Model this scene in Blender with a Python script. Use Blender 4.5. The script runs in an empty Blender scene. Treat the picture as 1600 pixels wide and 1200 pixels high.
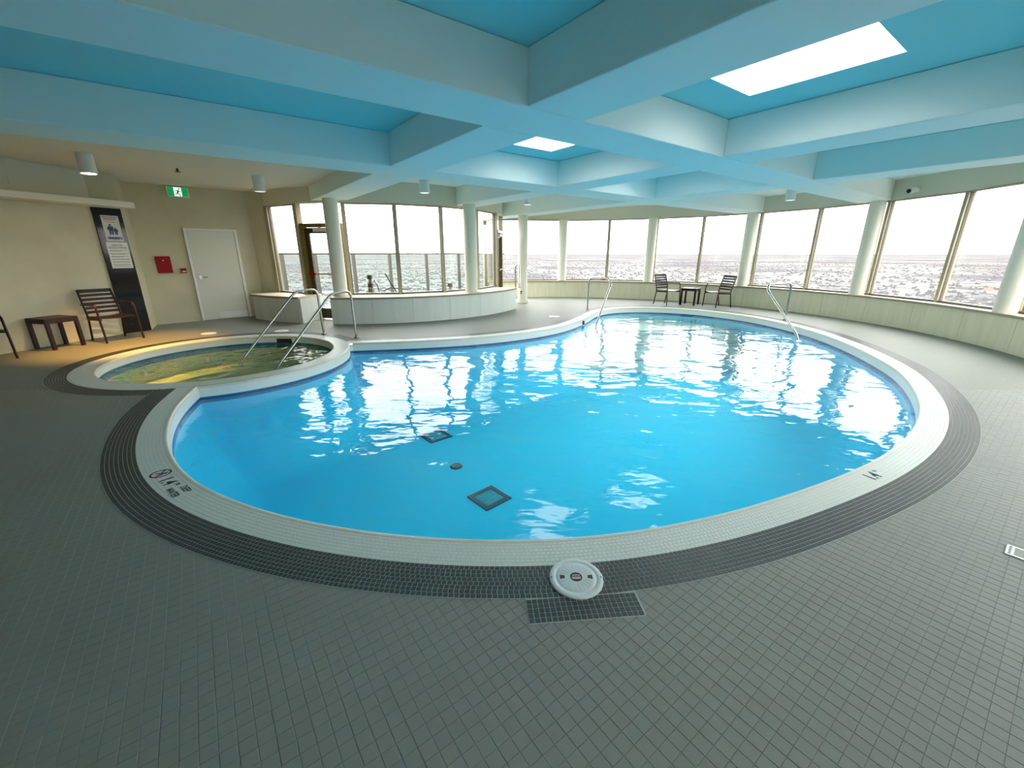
import bpy, bmesh, math, random
import numpy as np
from mathutils import Vector, Matrix
from mathutils.geometry import delaunay_2d_cdt

random.seed(7)
RNG = np.random.default_rng(7)
C = bpy.context.scene.collection
scene = bpy.context.scene
R = math.radians

# ------------------------------------------------------------------ camera, sky, exposure
F_PX = 650.0
PITCH = math.atan(204 / F_PX)
cam_d = bpy.data.cameras.new('camera')
cam = bpy.data.objects.new('camera', cam_d)
C.objects.link(cam)
cam_d.sensor_width = 36.0
cam_d.lens = 36.0 * F_PX / 1600.0
cam_d.clip_start = 0.05
cam_d.clip_end = 100000
cam.location = (0, 0, 1.5)
cam.rotation_euler = (math.pi / 2 - PITCH, 0, 0)
scene.camera = cam

SKY_ZENITH = 8.0
world = bpy.data.worlds.new('overcast_sky')
scene.world = world
world.use_nodes = True
wn, wl = world.node_tree.nodes, world.node_tree.links
wn.clear()
w_out = wn.new('ShaderNodeOutputWorld')
w_bg = wn.new('ShaderNodeBackground')
w_tc = wn.new('ShaderNodeTexCoord')
w_sep = wn.new('ShaderNodeSeparateXYZ')
w_map = wn.new('ShaderNodeMapRange')          # overcast sky: zenith three times the horizon
w_map.inputs['From Min'].default_value = 0.0
w_map.inputs['From Max'].default_value = 1.0
w_map.inputs['To Min'].default_value = SKY_ZENITH / 2.2
w_map.inputs['To Max'].default_value = SKY_ZENITH
w_bg.inputs['Color'].default_value = (1.0, 0.993, 0.965, 1)
wl.new(w_tc.outputs['Generated'], w_sep.inputs[0])
wl.new(w_sep.outputs['Z'], w_map.inputs['Value'])
wl.new(w_map.outputs['Result'], w_bg.inputs['Strength'])
wl.new(w_bg.outputs[0], w_out.inputs['Surface'])

vs = scene.view_settings
vs.view_transform = 'Standard'
vs.look = 'None'
vs.exposure = 0.78
vs.gamma = 1.0
vs.use_curve_mapping = False
scene.cycles.use_denoising = True
scene.cycles.max_bounces = 12
scene.cycles.diffuse_bounces = 7
scene.cycles.transparent_max_bounces = 16
scene.cycles.sample_clamp_indirect = 6.0

# ------------------------------------------------------------------ materials
def mat(name, col, rough=0.6, metal=0.0, spec=0.5, noise=None, bump=None, emit=None, estr=1.0, coat=0.0):
    """noise=(scale, amount, stretch xyz, second colour or None); bump=(scale, strength)"""
    m = bpy.data.materials.new(name)
    m.use_nodes = True
    n, l = m.node_tree.nodes, m.node_tree.links
    b = n['Principled BSDF']
    b.inputs['Base Color'].default_value = (*col, 1)
    b.inputs['Roughness'].default_value = rough
    b.inputs['Metallic'].default_value = metal
    b.inputs['Specular IOR Level'].default_value = spec
    b.inputs['Coat Weight'].default_value = coat
    if emit:
        b.inputs['Emission Color'].default_value = (*emit, 1)
        b.inputs['Emission Strength'].default_value = estr
    tc = n.new('ShaderNodeTexCoord')
    if noise:
        sc, amt, st, col2 = noise
        mp = n.new('ShaderNodeMapping')
        mp.inputs['Scale'].default_value = st
        nt = n.new('ShaderNodeTexNoise')
        nt.inputs['Scale'].default_value = sc
        nt.inputs['Detail'].default_value = 5
        cr = n.new('ShaderNodeValToRGB')
        cr.color_ramp.elements[0].position = 0.3
        cr.color_ramp.elements[1].position = 0.7
        cr.color_ramp.elements[0].color = (*col, 1)
        c2 = col2 or tuple(max(0, x * (1 - amt)) for x in col)
        cr.color_ramp.elements[1].color = (*c2, 1)
        l.new(tc.outputs['Object'], mp.inputs[0])
        l.new(mp.outputs[0], nt.inputs['Vector'])
        l.new(nt.outputs['Fac'], cr.inputs[0])
        l.new(cr.outputs[0], b.inputs['Base Color'])
    if bump:
        nb = n.new('ShaderNodeTexNoise')
        nb.inputs['Scale'].default_value = bump[0]
        nb.inputs['Detail'].default_value = 4
        bp = n.new('ShaderNodeBump')
        bp.inputs['Strength'].default_value = bump[1]
        bp.inputs['Distance'].default_value = 0.01
        l.new(tc.outputs['Object'], nb.inputs['Vector'])
        l.new(nb.outputs['Fac'], bp.inputs['Height'])
        l.new(bp.outputs[0], b.inputs['Normal'])
    return m

def glass_mat(name, tint, ior=1.45):
    m = bpy.data.materials.new(name)
    m.use_nodes = True
    n, l = m.node_tree.nodes, m.node_tree.links
    n.clear()
    out = n.new('ShaderNodeOutputMaterial')
    tr = n.new('ShaderNodeBsdfTransparent')
    tr.inputs[0].default_value = (*tint, 1)
    gl = n.new('ShaderNodeBsdfGlossy')
    gl.inputs['Roughness'].default_value = 0.0
    fr = n.new('ShaderNodeFresnel')
    # one thin sheet: both faces reflect alike (the node would turn the index round on the back face)
    ge = n.new('ShaderNodeNewGeometry')
    ir = n.new('ShaderNodeMapRange')
    ir.inputs['To Min'].default_value = ior
    ir.inputs['To Max'].default_value = 1.0 / ior
    l.new(ge.outputs['Backfacing'], ir.inputs['Value'])
    l.new(ir.outputs['Result'], fr.inputs['IOR'])
    mx = n.new('ShaderNodeMixShader')
    l.new(fr.outputs[0], mx.inputs[0])
    l.new(tr.outputs[0], mx.inputs[1])
    l.new(gl.outputs[0], mx.inputs[2])
    l.new(mx.outputs[0], out.inputs[0])
    return m

def water_mat(name, tint, layers, dist):
    """clear water skin: tinted see-through plus Fresnel mirror, rippled by noise layers (scale, weight, stretch)"""
    m = glass_mat(name, tint, 1.33)
    n, l = m.node_tree.nodes, m.node_tree.links
    tc = n.new('ShaderNodeTexCoord')
    acc = None
    for sc, w, st, distort in layers:
        mp = n.new('ShaderNodeMapping')
        mp.inputs['Scale'].default_value = st
        nt = n.new('ShaderNodeTexNoise')
        nt.inputs['Scale'].default_value = sc
        nt.inputs['Detail'].default_value = 1.5
        nt.inputs['Distortion'].default_value = distort
        ml = n.new('ShaderNodeMath')
        ml.operation = 'MULTIPLY'
        ml.inputs[1].default_value = w
        l.new(tc.outputs['Object'], mp.inputs[0])
        l.new(mp.outputs[0], nt.inputs['Vector'])
        l.new(nt.outputs['Fac'], ml.inputs[0])
        if acc is None:
            acc = ml
        else:
            ad = n.new('ShaderNodeMath')
            l.new(acc.outputs[0], ad.inputs[0])
            l.new(ml.outputs[0], ad.inputs[1])
            acc = ad
    bp = n.new('ShaderNodeBump')
    bp.inputs['Strength'].default_value = 1.0
    bp.inputs['Distance'].default_value = dist
    l.new(acc.outputs[0], bp.inputs['Height'])
    for nd in n:
        if nd.type == 'BSDF_GLOSSY':
            nd.inputs['Roughness'].default_value = 0.015
            l.new(bp.outputs[0], nd.inputs['Normal'])
        if nd.type == 'FRESNEL':
            l.new(bp.outputs[0], nd.inputs['Normal'])
    return m

M = {}
M['ceiling'] = mat('ceiling_bounce_tint', (0.76, 0.88, 0.86), 0.8, bump=(220, 0.06))  # white beams, tinted aqua to hold light bounced off the pool
M['ceiling_panel'] = mat('ceiling_panel_bounce_tint', (0.30, 0.72, 0.78), 0.8, bump=(220, 0.06))  # recess panels: the pool's cyan bounce is mixed into the base colour
M['ceiling_plain'] = mat('plain_ceiling_plaster', (0.66, 0.64, 0.56), 0.85, bump=(160, 0.1))
M['wall'] = mat('beige_wall_plaster', (0.61, 0.575, 0.42), 0.8, noise=(2.2, 0.12, (1, 1, 1), (0.55, 0.51, 0.36)), bump=(90, 0.1))
M['wall_upper'] = mat('window_head_plaster', (0.64, 0.62, 0.50), 0.8, bump=(120, 0.08))
M['bench'] = mat('bench_cladding', (0.66, 0.64, 0.48), 0.55, noise=(2.4, 0.2, (4, 4, 0.5), (0.58, 0.56, 0.40)), bump=(60, 0.08))
M['bench_pale'] = mat('bench_cladding_pale', (0.66, 0.70, 0.66), 0.5, noise=(2.0, 0.2, (4, 4, 0.3), (0.60, 0.635, 0.585)), bump=(60, 0.08))
M['sill'] = mat('tan_sill', (0.58, 0.52, 0.38), 0.45, noise=(6, 0.2, (1, 1, 1), (0.45, 0.39, 0.27)))
M['sill_edge'] = mat('sill_edge_strip', (0.26, 0.23, 0.16), 0.5)
M['column'] = mat('column_paint', (0.74, 0.72, 0.61), 0.6, bump=(150, 0.05))
M['frame'] = mat('tan_window_frame', (0.44, 0.38, 0.25), 0.45, noise=(8, 0.25, (1, 1, 0.3), None))
M['frame_dark'] = mat('dark_gasket', (0.13, 0.11, 0.09), 0.5)
M['brass'] = mat('worn_bronze_frame', (0.34, 0.24, 0.04), 0.4, metal=0.2, noise=(55, 0.6, (1, 1, 1), (0.055, 0.04, 0.016)))
M['bronze_dark'] = mat('dark_bronze_door', (0.085, 0.065, 0.03), 0.4, metal=0.3, noise=(60, 0.5, (1, 1, 1), (0.03, 0.022, 0.012)))
M['glass'] = glass_mat('window_glass', (0.96, 0.97, 0.965))
M['rail_glass'] = glass_mat('railing_glass', (0.90, 0.955, 0.935))
M['steel'] = mat('brushed_steel', (0.47, 0.45, 0.42), 0.2, metal=1.0)
M['chair'] = mat('dark_plum_resin', (0.022, 0.008, 0.011), 0.4, spec=0.3, noise=(40, 0.3, (1, 1, 1), None))
M['granite'] = mat('black_granite', (0.006, 0.0055, 0.0055), 0.06, spec=0.28, noise=(70, 0.5, (1, 1, 1), (0.022, 0.018, 0.018)))
M['white'] = mat('white_plastic', (0.78, 0.78, 0.75), 0.4)
M['door'] = mat('door_paint', (0.66, 0.66, 0.58), 0.5)
M['paper'] = mat('paper', (0.80, 0.80, 0.74), 0.7)
M['paper2'] = mat('poster_paper', (0.66, 0.66, 0.60), 0.6)
M['ink'] = mat('black_ink', (0.015, 0.015, 0.015), 0.6)
M['ink_grey'] = mat('grey_ink', (0.22, 0.22, 0.2), 0.6)
M['ink_red'] = mat('dark_red_ink', (0.22, 0.03, 0.03), 0.6)
M['ink_blue'] = mat('navy_ink', (0.03, 0.035, 0.16), 0.6)
M['ink_blue2'] = mat('royal_blue_ink', (0.03, 0.06, 0.30), 0.5)
M['red'] = mat('red_enamel', (0.30, 0.0, 0.003), 0.4, spec=0.2)
M['sign_green'] = mat('exit_green', (0.0, 0.20, 0.045), 0.4, emit=(0.0, 0.36, 0.09), estr=0.35)
M['sign_white'] = mat('exit_white', (0.8, 0.9, 0.85), 0.4, emit=(0.75, 1.0, 0.85), estr=0.6)
M['lid'] = mat('grey_white_lid', (0.66, 0.70, 0.69), 0.35, noise=(25, 0.12, (1, 1, 1), None))
M['black'] = mat('black_rubber', (0.012, 0.013, 0.014), 0.5)
M['lens'] = mat('lamp_lens', (0.9, 0.9, 0.85), 0.4, emit=(1.0, 0.86, 0.6), estr=14.0)
M['lens_off'] = mat('lamp_lens_dim', (0.85, 0.87, 0.86), 0.4, emit=(1.0, 0.97, 0.9), estr=0.35)
M['grout'] = mat('floor_grout', (0.30, 0.32, 0.30), 0.85)
M['plaster'] = mat('cyan_pool_plaster', (0.002, 0.57, 0.83), 0.7)
M['tile_blue'] = mat('blue_waterline_tile', (0.01, 0.12, 0.28), 0.25)
M['tile_white'] = mat('white_mosaic', (0.69, 0.71, 0.66), 0.35, noise=(30, 0.08, (1, 1, 1), None))
M['tile_dark'] = mat('charcoal_mosaic', (0.022, 0.027, 0.028), 0.42, noise=(60, 0.3, (1, 1, 1), (0.04, 0.046, 0.046)))
M['bed_dark'] = mat('dark_band_grout', (0.40, 0.42, 0.40), 0.8)
M['bed_white'] = mat('white_band_grout', (0.58, 0.60, 0.56), 0.8)
M['nosing'] = mat('cream_nosing_tile', (0.60, 0.57, 0.48), 0.35, noise=(18, 0.1, (1, 1, 1), None))
M['step'] = mat('pale_step_finish', (0.62, 0.70, 0.68), 0.6)
M['spa'] = mat('spa_plaster', (0.72, 0.66, 0.38), 0.6, noise=(1.8, 0.4, (1, 1, 1), (0.20, 0.40, 0.26)))
M['drain'] = mat('drain_grate', (0.03, 0.36, 0.46), 0.4)
M['drain_dark'] = mat('drain_frame_tile', (0.008, 0.028, 0.06), 0.4)
M['pool_water'] = water_mat('pool_water', (0.80, 0.975, 1.0), ((1.1, 1.0, (1, 1, 1), 0.6), (4.2, 0.22, (0.7, 1.3, 1), 0.5), (13, 0.03, (0.7, 1.5, 1), 0.3)), 0.042)
M['spa_water'] = water_mat('spa_water', (0.86, 0.96, 0.82), ((2.6, 1.0, (1, 1, 1), 0.8), (9, 0.3, (1, 1, 1), 0.5)), 0.06)
M['concrete'] = mat('balcony_concrete', (0.16, 0.16, 0.155), 0.9, noise=(4, 0.2, (1, 1, 1), None))
M['rail_paint'] = mat('railing_paint', (0.065, 0.062, 0.05), 0.5)
M['brown_box'] = mat('brown_box_paint', (0.045, 0.022, 0.018), 0.6)
M['pink_post'] = mat('pale_post', (0.16, 0.12, 0.10), 0.6)

# floor tiles: object coordinates are shared, so colour drifts slowly over the floor
M['floor_tile'] = mat('grey_floor_tile', (0.24, 0.245, 0.222), 0.5, spec=0.35, noise=(1.3, 0.1, (1, 1, 1), None), bump=(700, 0.12))
def floor_far():
    """the same tiles where they are too small to tell apart: thin joints drawn in the grid's own frame"""
    m = mat('grey_floor_tile_far', (0.235, 0.25, 0.228), 0.55, spec=0.25)
    n, l = m.node_tree.nodes, m.node_tree.links
    tc = n.new('ShaderNodeTexCoord')
    mp = n.new('ShaderNodeMapping')
    mp.inputs['Rotation'].default_value = (0, 0, -GA)
    br = n.new('ShaderNodeTexBrick')
    br.offset = 0.0
    br.inputs['Scale'].default_value = 1.0
    br.inputs['Brick Width'].default_value = TP
    br.inputs['Row Height'].default_value = TP
    br.inputs['Mortar Size'].default_value = 0.0016
    br.inputs['Color1'].default_value = (0.225, 0.232, 0.208, 1)
    br.inputs['Color2'].default_value = (0.215, 0.222, 0.2, 1)
    br.inputs['Mortar'].default_value = (0.20, 0.206, 0.185, 1)
    l.new(tc.outputs['Object'], mp.inputs[0])
    l.new(mp.outputs[0], br.inputs['Vector'])
    l.new(br.outputs['Color'], n['Principled BSDF'].inputs['Base Color'])
    return m

# ------------------------------------------------------------------ mesh helpers
class MB:
    def __init__(s):
        s.v = []; s.f = []
    def add(s, vs_, fs):
        o = len(s.v)
        s.v += [tuple(x) for x in vs_]
        s.f += [tuple(i + o for i in f) for f in fs]
        return s
    def box(s, x0, y0, z0, x1, y1, z1):
        return s.add([(x0, y0, z0), (x1, y0, z0), (x1, y1, z0), (x0, y1, z0), (x0, y0, z1), (x1, y0, z1), (x1, y1, z1), (x0, y1, z1)],
                     [(3, 2, 1, 0), (4, 5, 6, 7), (0, 1, 5, 4), (1, 2, 6, 5), (2, 3, 7, 6), (3, 0, 4, 7)])
    def seg(s, a, b, w, z0, z1):
        """upright box standing on plan line a-b, w thick"""
        a, b = np.array(a[:2], float), np.array(b[:2], float)
        d = (b - a) / np.hypot(*(b - a)); n = np.array([-d[1], d[0]]) * w / 2
        return s.prism([a - n, b - n, b + n, a + n], z0, z1)
    def bar(s, a, b, w, h, up=(0, 0, 1)):
        """rectangular bar from a to b, w sideways, h along up"""
        a, b = Vector(a), Vector(b); d = (b - a).normalized(); u = Vector(up)
        sd = d.cross(u)
        if sd.length < 1e-4: sd = d.cross(Vector((1, 0, 0)))
        sd.normalize(); u = sd.cross(d).normalized()
        q = [(-1, -1), (1, -1), (1, 1), (-1, 1)]
        vs_ = [p + sd * (i * w / 2) + u * (j * h / 2) for p in (a, b) for i, j in q]
        return s.add(vs_, [(0, 1, 2, 3), (7, 6, 5, 4), (0, 4, 5, 1), (1, 5, 6, 2), (2, 6, 7, 3), (3, 7, 4, 0)])
    def prism(s, poly, z0, z1):
        n = len(poly)
        vs_ = [(p[0], p[1], z0) for p in poly] + [(p[0], p[1], z1) for p in poly]
        return s.add(vs_, [tuple(range(n - 1, -1, -1)), tuple(range(n, 2 * n))] + [(i, (i + 1) % n, n + (i + 1) % n, n + i) for i in range(n)])
    def cyl(s, x, y, r, z0, z1, n=28, r1=None):
        r1 = r if r1 is None else r1
        vs_ = [(x + r * math.cos(2 * math.pi * i / n), y + r * math.sin(2 * math.pi * i / n), z0) for i in range(n)]
        vs_ += [(x + r1 * math.cos(2 * math.pi * i / n), y + r1 * math.sin(2 * math.pi * i / n), z1) for i in range(n)]
        return s.add(vs_, [tuple(range(n - 1, -1, -1)), tuple(range(n, 2 * n))] + [(i, (i + 1) % n, n + (i + 1) % n, n + i) for i in range(n)])
    def tube(s, path, r, n=12):
        P_ = [Vector(p) for p in path]
        o = len(s.v); k = len(P_); u = None
        for i, p in enumerate(P_):
            t = (P_[min(i + 1, k - 1)] - P_[max(i - 1, 0)]).normalized()
            if u is None:
                u = t.cross(Vector((0.31, 0.77, 0.55))).normalized()
            u = (u - t * u.dot(t)).normalized(); w = t.cross(u)
            for j in range(n):
                a = 2 * math.pi * j / n
                s.v.append(tuple(p + (u * math.cos(a) + w * math.sin(a)) * r))
        for i in range(k - 1):
            for j in range(n):
                a = o + i * n + j; b = o + i * n + (j + 1) % n
                s.f.append((a, b, b + n, a + n))
        s.f.append(tuple(o + j for j in range(n - 1, -1, -1)))
        s.f.append(tuple(o + (k - 1) * n + j for j in range(n)))
        return s
    def arc(s, c, r0, r1, a0, a1, z0, z1, n=24):
        """curved wall piece between radii r0<r1 and angles a0..a1 (degrees)"""
        A = [R(a0 + (a1 - a0) * i / n) for i in range(n + 1)]
        inn = [(c[0] + r0 * math.cos(a), c[1] + r0 * math.sin(a)) for a in A]
        out = [(c[0] + r1 * math.cos(a), c[1] + r1 * math.sin(a)) for a in A]
        k = n + 1
        vs_ = [(*p, z0) for p in inn] + [(*p, z0) for p in out] + [(*p, z1) for p in inn] + [(*p, z1) for p in out]
        fs = []
        for i in range(n):
            fs += [(i, i + 1, k + i + 1, k + i), (2 * k + i, 3 * k + i, 3 * k + i + 1, 2 * k + i + 1),
                   (i, 2 * k + i, 2 * k + i + 1, i + 1), (k + i, k + i + 1, 3 * k + i + 1, 3 * k + i)]
        fs += [(0, k, 3 * k, 2 * k), (n, 2 * k + n, 3 * k + n, k + n)]
        return s.add(vs_, fs)
    def build(s, name, m, parent=None, smooth=None, bevel=0, fix=True):
        me = bpy.data.meshes.new(name)
        me.from_pydata(s.v, [], s.f)
        if fix:
            bm = bmesh.new(); bm.from_mesh(me)
            bmesh.ops.recalc_face_normals(bm, faces=bm.faces)
            bm.to_mesh(me); bm.free()
        o = bpy.data.objects.new(name, me)
        C.objects.link(o)
        me.materials.append(M[m] if isinstance(m, str) else m)
        if smooth:
            me.polygons.foreach_set('use_smooth', [True] * len(me.polygons))
            me.set_sharp_from_angle(angle=R(smooth))
        if bevel:
            b = o.modifiers.new('edge', 'BEVEL'); b.width = bevel; b.segments = 2; b.limit_method = 'ANGLE'; b.angle_limit = R(40)
        if parent is not None:
            o.parent = parent
            o.matrix_parent_inverse = parent.matrix_world.inverted() if parent.type != 'EMPTY' else parent.matrix_basis.inverted()
        return o

def tag(o, label, cat=None, group=None, kind=None):
    o['label'] = label
    if cat: o['category'] = cat
    if group: o['group'] = group
    if kind: o['kind'] = kind
    return o

def empty(name, loc=(0, 0, 0), rz=0):
    o = bpy.data.objects.new(name, None)
    C.objects.link(o)
    o.location = loc; o.rotation_euler = (0, 0, rz)
    o.empty_display_size = 0.1
    return o

def lpart(mb, name, m, parent, **k):
    """part built in its parent's own frame"""
    o = mb.build(name, m, **k)
    o.parent = parent
    return o

def copy_tree(o, parent=None):
    c = o.copy(); C.objects.link(c); c.parent = parent
    if parent is not None: c.matrix_parent_inverse = o.matrix_parent_inverse.copy()
    for ch in list(o.children): copy_tree(ch, c)
    return c

def text_mesh(body, size):
    cu = bpy.data.curves.new('txt', 'FONT')
    cu.body = body; cu.size = size; cu.align_x = 'CENTER'; cu.align_y = 'CENTER'; cu.extrude = 0.0004; cu.resolution_u = 3; cu.offset = size * 0.012
    to = bpy.data.objects.new('txt', cu); C.objects.link(to)
    dg = bpy.context.evaluated_depsgraph_get()
    me = bpy.data.meshes.new_from_object(to.evaluated_get(dg))
    bpy.data.objects.remove(to); bpy.data.curves.remove(cu)
    return me

def text_obj(name, body, size, m, mw, parent):
    me = text_mesh(body, size)
    me.transform(mw)
    me.materials.clear(); me.materials.append(M[m])
    o = bpy.data.objects.new(name, me); C.objects.link(o)
    o.parent = parent
    o.matrix_parent_inverse = parent.matrix_basis.inverted()
    return o

def frame3(o, x, y):
    """matrix with given origin, x axis and y axis"""
    x = Vector(x).normalized(); y = Vector(y).normalized(); z = x.cross(y)
    return Matrix(((x.x, y.x, z.x, o[0]), (x.y, y.y, z.y, o[1]), (x.z, y.z, z.z, o[2]), (0, 0, 0, 1)))

# ------------------------------------------------------------------ plan geometry
GA = R(36.6)                       # the beam grid and the floor tiles share this heading
CA, SA = math.cos(GA), math.sin(GA)
TP = 0.0508                        # floor tile pitch
def PQ(p, q): return (p * CA + q * SA, p * SA - q * CA)
def toPQ(x, y): return (x * CA + y * SA, x * SA - y * CA)

C1 = (1.386, 8.475); R_BENCH1 = 6.73; R_WIN1 = 7.0       # the big window curve
C2 = (-3.70, 13.20); R_BENCH2 = 4.0; R_WIN2 = 3.35       # the balcony curve that bites into the room
SPA = (-4.40, 6.30); SPA_IN, SPA_OUT, SPA_DARK = 1.50, 1.76, 1.97
Z_BEAM, Z_SLAB, Z_LOW = 2.60, 3.00, 2.88
def pol(c, r, a): return (c[0] + r * math.cos(R(a)), c[1] + r * math.sin(R(a)))

LEFT = [(-8.35, -3.0), (-8.3, 3.0), (-8.12, 5.4), (-7.98, 6.25), (-7.85, 7.0), (-7.62, 8.05), (-7.42, 8.52)]
JOG = (-7.86, 9.18)
DOORW = (-6.25, 10.62)
A_L = -127.5                                             # balcony glass starts here
JN = 33.3                                                # where the balcony curve meets the big curve
def junction():
    best = None
    for i in range(0, 6000):
        a = 10 + i * 0.01
        p = pol(C2, R_WIN2, a)
        d = math.hypot(p[0] - C1[0], p[1] - C1[1])
        if d >= R_WIN1: return a, p
JN, JP = junction()
JA1 = math.degrees(math.atan2(JP[1] - C1[1], JP[0] - C1[0]))
A_END = -27.0
RB = pol(C1, R_WIN1, A_END)
tx, ty = math.sin(R(A_END)), -math.cos(R(A_END))         # tangent, heading toward the viewer's side
RLEN = 9.0
RE = (RB[0] + tx * RLEN, RB[1] + ty * RLEN)
ROOM = LEFT + [JOG, DOORW] + [pol(C2, R_WIN2, A_L + (JN - A_L) * i / 40) for i in range(41)] \
     + [pol(C1, R_WIN1, JA1 + (A_END - JA1) * i / 50) for i in range(1, 51)] + [RE]

def clip(poly, a, b, c):
    """keep the part of poly where a*x+b*y<=c"""
    out = []
    for i in range(len(poly)):
        p, q = poly[i], poly[(i + 1) % len(poly)]
        dp, dq = a * p[0] + b * p[1] - c, a * q[0] + b * q[1] - c
        if dp <= 0: out.append(p)
        if dp * dq < 0:
            t = dp / (dp - dq)
            out.append((p[0] + t * (q[0] - p[0]), p[1] + t * (q[1] - p[1])))
    return out
def clip_pq(poly, p0, p1, q0, q1):
    for a, b, c in ((-CA, -SA, -p0), (CA, SA, p1), (-SA, CA, -q0), (SA, -CA, q1)):
        poly = clip(poly, a, b, c)
        if not poly: return poly
    return poly

def inside(poly, X, Y):
    X, Y = np.asarray(X), np.asarray(Y)
    r = np.zeros(X.shape, bool)
    n = len(poly); j = n - 1
    for i in range(n):
        xi, yi = poly[i]; xj, yj = poly[j]
        cnd = ((yi > Y) != (yj > Y)) & (X < (xj - xi) * (Y - yi) / (yj - yi + 1e-12) + xi)
        r ^= cnd; j = i
    return r

def flat_with_holes(name, outer, holes, z, m, parent=None):
    pts = [Vector(p) for p in outer]; loops = [list(range(len(outer)))]
    for h in holes:
        o = len(pts); pts += [Vector(p) for p in h]; loops.append(list(range(o, o + len(h))))
    edges = [(l[i], l[(i + 1) % len(l)]) for l in loops for i in range(len(l))]
    v, e, f, _, _, _ = delaunay_2d_cdt(pts, edges, [], 0, 1e-5)
    vx = np.array([(p.x, p.y) for p in v])
    keep = []
    for t in f:
        c = vx[list(t)].mean(0)
        if inside(outer, c[0], c[1]) and not any(inside(h, c[0], c[1]) for h in holes): keep.append(tuple(t))
    used = sorted({i for t in keep for i in t}); new = {i: k for k, i in enumerate(used)}
    mb = MB(); mb.v = [(v[i].x, v[i].y, z) for i in used]; mb.f = [tuple(new[i] for i in t) for t in keep]
    return mb

# pool outline: outer edge of the white coping, from the front corner by the hot tub round to the far one
COP = np.array([(-3.99, 4.82), (-3.915, 4.61), (-3.64, 3.92), (-3.25, 3.30), (-2.91, 2.887), (-2.52, 2.51), (-2.10, 2.23), (-1.6, 2.0), (-1.157, 1.852),
    (-.807, 1.775), (-.45, 1.725), (-.064, 1.706), (.452, 1.732), (1.028, 1.863), (1.50, 2.02), (1.98, 2.227), (2.577, 2.504), (3.154, 2.845),
    (3.64, 3.20), (4.158, 3.665), (4.60, 4.16), (5.18, 4.97), (5.56, 5.69), (6.06, 7.12), (6.32, 8.60), (6.22, 10.05), (5.85, 11.0), (5.05, 11.98),
    (3.85, 12.40), (2.85, 12.22), (2.15, 11.48), (1.56, 10.15), (.82, 8.95), (-.252, 8.10), (-1.43, 7.64), (-2.80, 7.37), (-3.12, 7.33)])
def spline(P_, step):
    P_ = np.asarray(P_, float)
    Pe = np.vstack([2 * P_[0] - P_[1], P_, 2 * P_[-1] - P_[-2]])
    out = []
    for i in range(1, len(Pe) - 2):
        a, b, c, d = Pe[i - 1:i + 3]
        for t in np.linspace(0, 1, 40, endpoint=False):
            out.append(0.5 * ((2 * b) + (-a + c) * t + (2 * a - 5 * b + 4 * c - d) * t * t + (-a + 3 * b - 3 * c + d) * t ** 3))
    out.append(Pe[-2])
    return resample(np.array(out), step)
def resample(L, step):
    s = np.concatenate([[0], np.cumsum(np.hypot(*np.diff(L, axis=0).T))])
    n = max(2, int(round(s[-1] / step)))
    t = np.linspace(0, s[-1], n + 1)
    return np.column_stack([np.interp(t, s, L[:, 0]), np.interp(t, s, L[:, 1])])
def smooth_line(L, k):
    for _ in range(k):
        L = np.vstack([L[:1], 0.25 * L[:-2] + 0.5 * L[1:-1] + 0.25 * L[2:], L[-1:]])
    return L
def normals(L):
    t = np.gradient(L, axis=0); t /= np.hypot(t[:, 0], t[:, 1])[:, None]
    return np.column_stack([-t[:, 1], t[:, 0]]), t          # inward normal (the outline runs counter-clockwise)
COPL = smooth_line(spline(COP, 0.06), 60)
NRM, _ = normals(COPL)
def off(d):                                                 # d>0 toward the water
    return COPL + NRM * d
COPW, BANDW = 0.21, 0.205
def dspa(L): return np.hypot(L[:, 0] - SPA[0], L[:, 1] - SPA[1])
def cut_spa(L, r):
    return L[dspa(L) > r]
def spa_arc(a, b, r, n, ccw):
    """points on the hot tub circle from the direction of a to that of b"""
    t0 = math.atan2(a[1] - SPA[1], a[0] - SPA[0]); t1 = math.atan2(b[1] - SPA[1], b[0] - SPA[0])
    if ccw:
        while t1 < t0: t1 += 2 * math.pi
    else:
        while t1 > t0: t1 -= 2 * math.pi
    return [(SPA[0] + r * math.cos(t0 + (t1 - t0) * i / n), SPA[1] + r * math.sin(t0 + (t1 - t0) * i / n)) for i in range(n + 1)]
LIP = cut_spa(off(COPW), SPA_OUT + 0.01)
BASIN = [tuple(p) for p in LIP] + spa_arc(LIP[-1], LIP[0], SPA_OUT, 40, False)
MID = cut_spa(off(0.09), SPA_OUT - 0.08)
HOLE = [tuple(p) for p in MID] + spa_arc(MID[-1], MID[0], SPA_OUT - 0.10, 70, True)
COP_POLY = [tuple(p) for p in COPL] + [tuple(p) for p in spa_arc(COPL[-1], COPL[0], SPA_OUT, 40, False)]
BAND_POLY = [tuple(p) for p in off(-BANDW)] + [SPA]
WATER_Z = -0.155

M['floor_far'] = floor_far()

# ------------------------------------------------------------------ floor
floor_mb = flat_with_holes('floor', ROOM, [HOLE], -0.004, None)
# solid slab edge so that the floor has thickness round the pool opening
floor = floor_mb.build('floor', 'floor_far', fix=False)
for p_ in floor.data.polygons:
    pass
bm = bmesh.new(); bm.from_mesh(floor.data)
for f in bm.faces:
    f.normal_update()
    if f.normal.z < 0: f.normal_flip()
bm.to_mesh(floor.data); bm.free()
tag(floor, 'grey square tiled pool deck running round the whole room', kind='structure')

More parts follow.
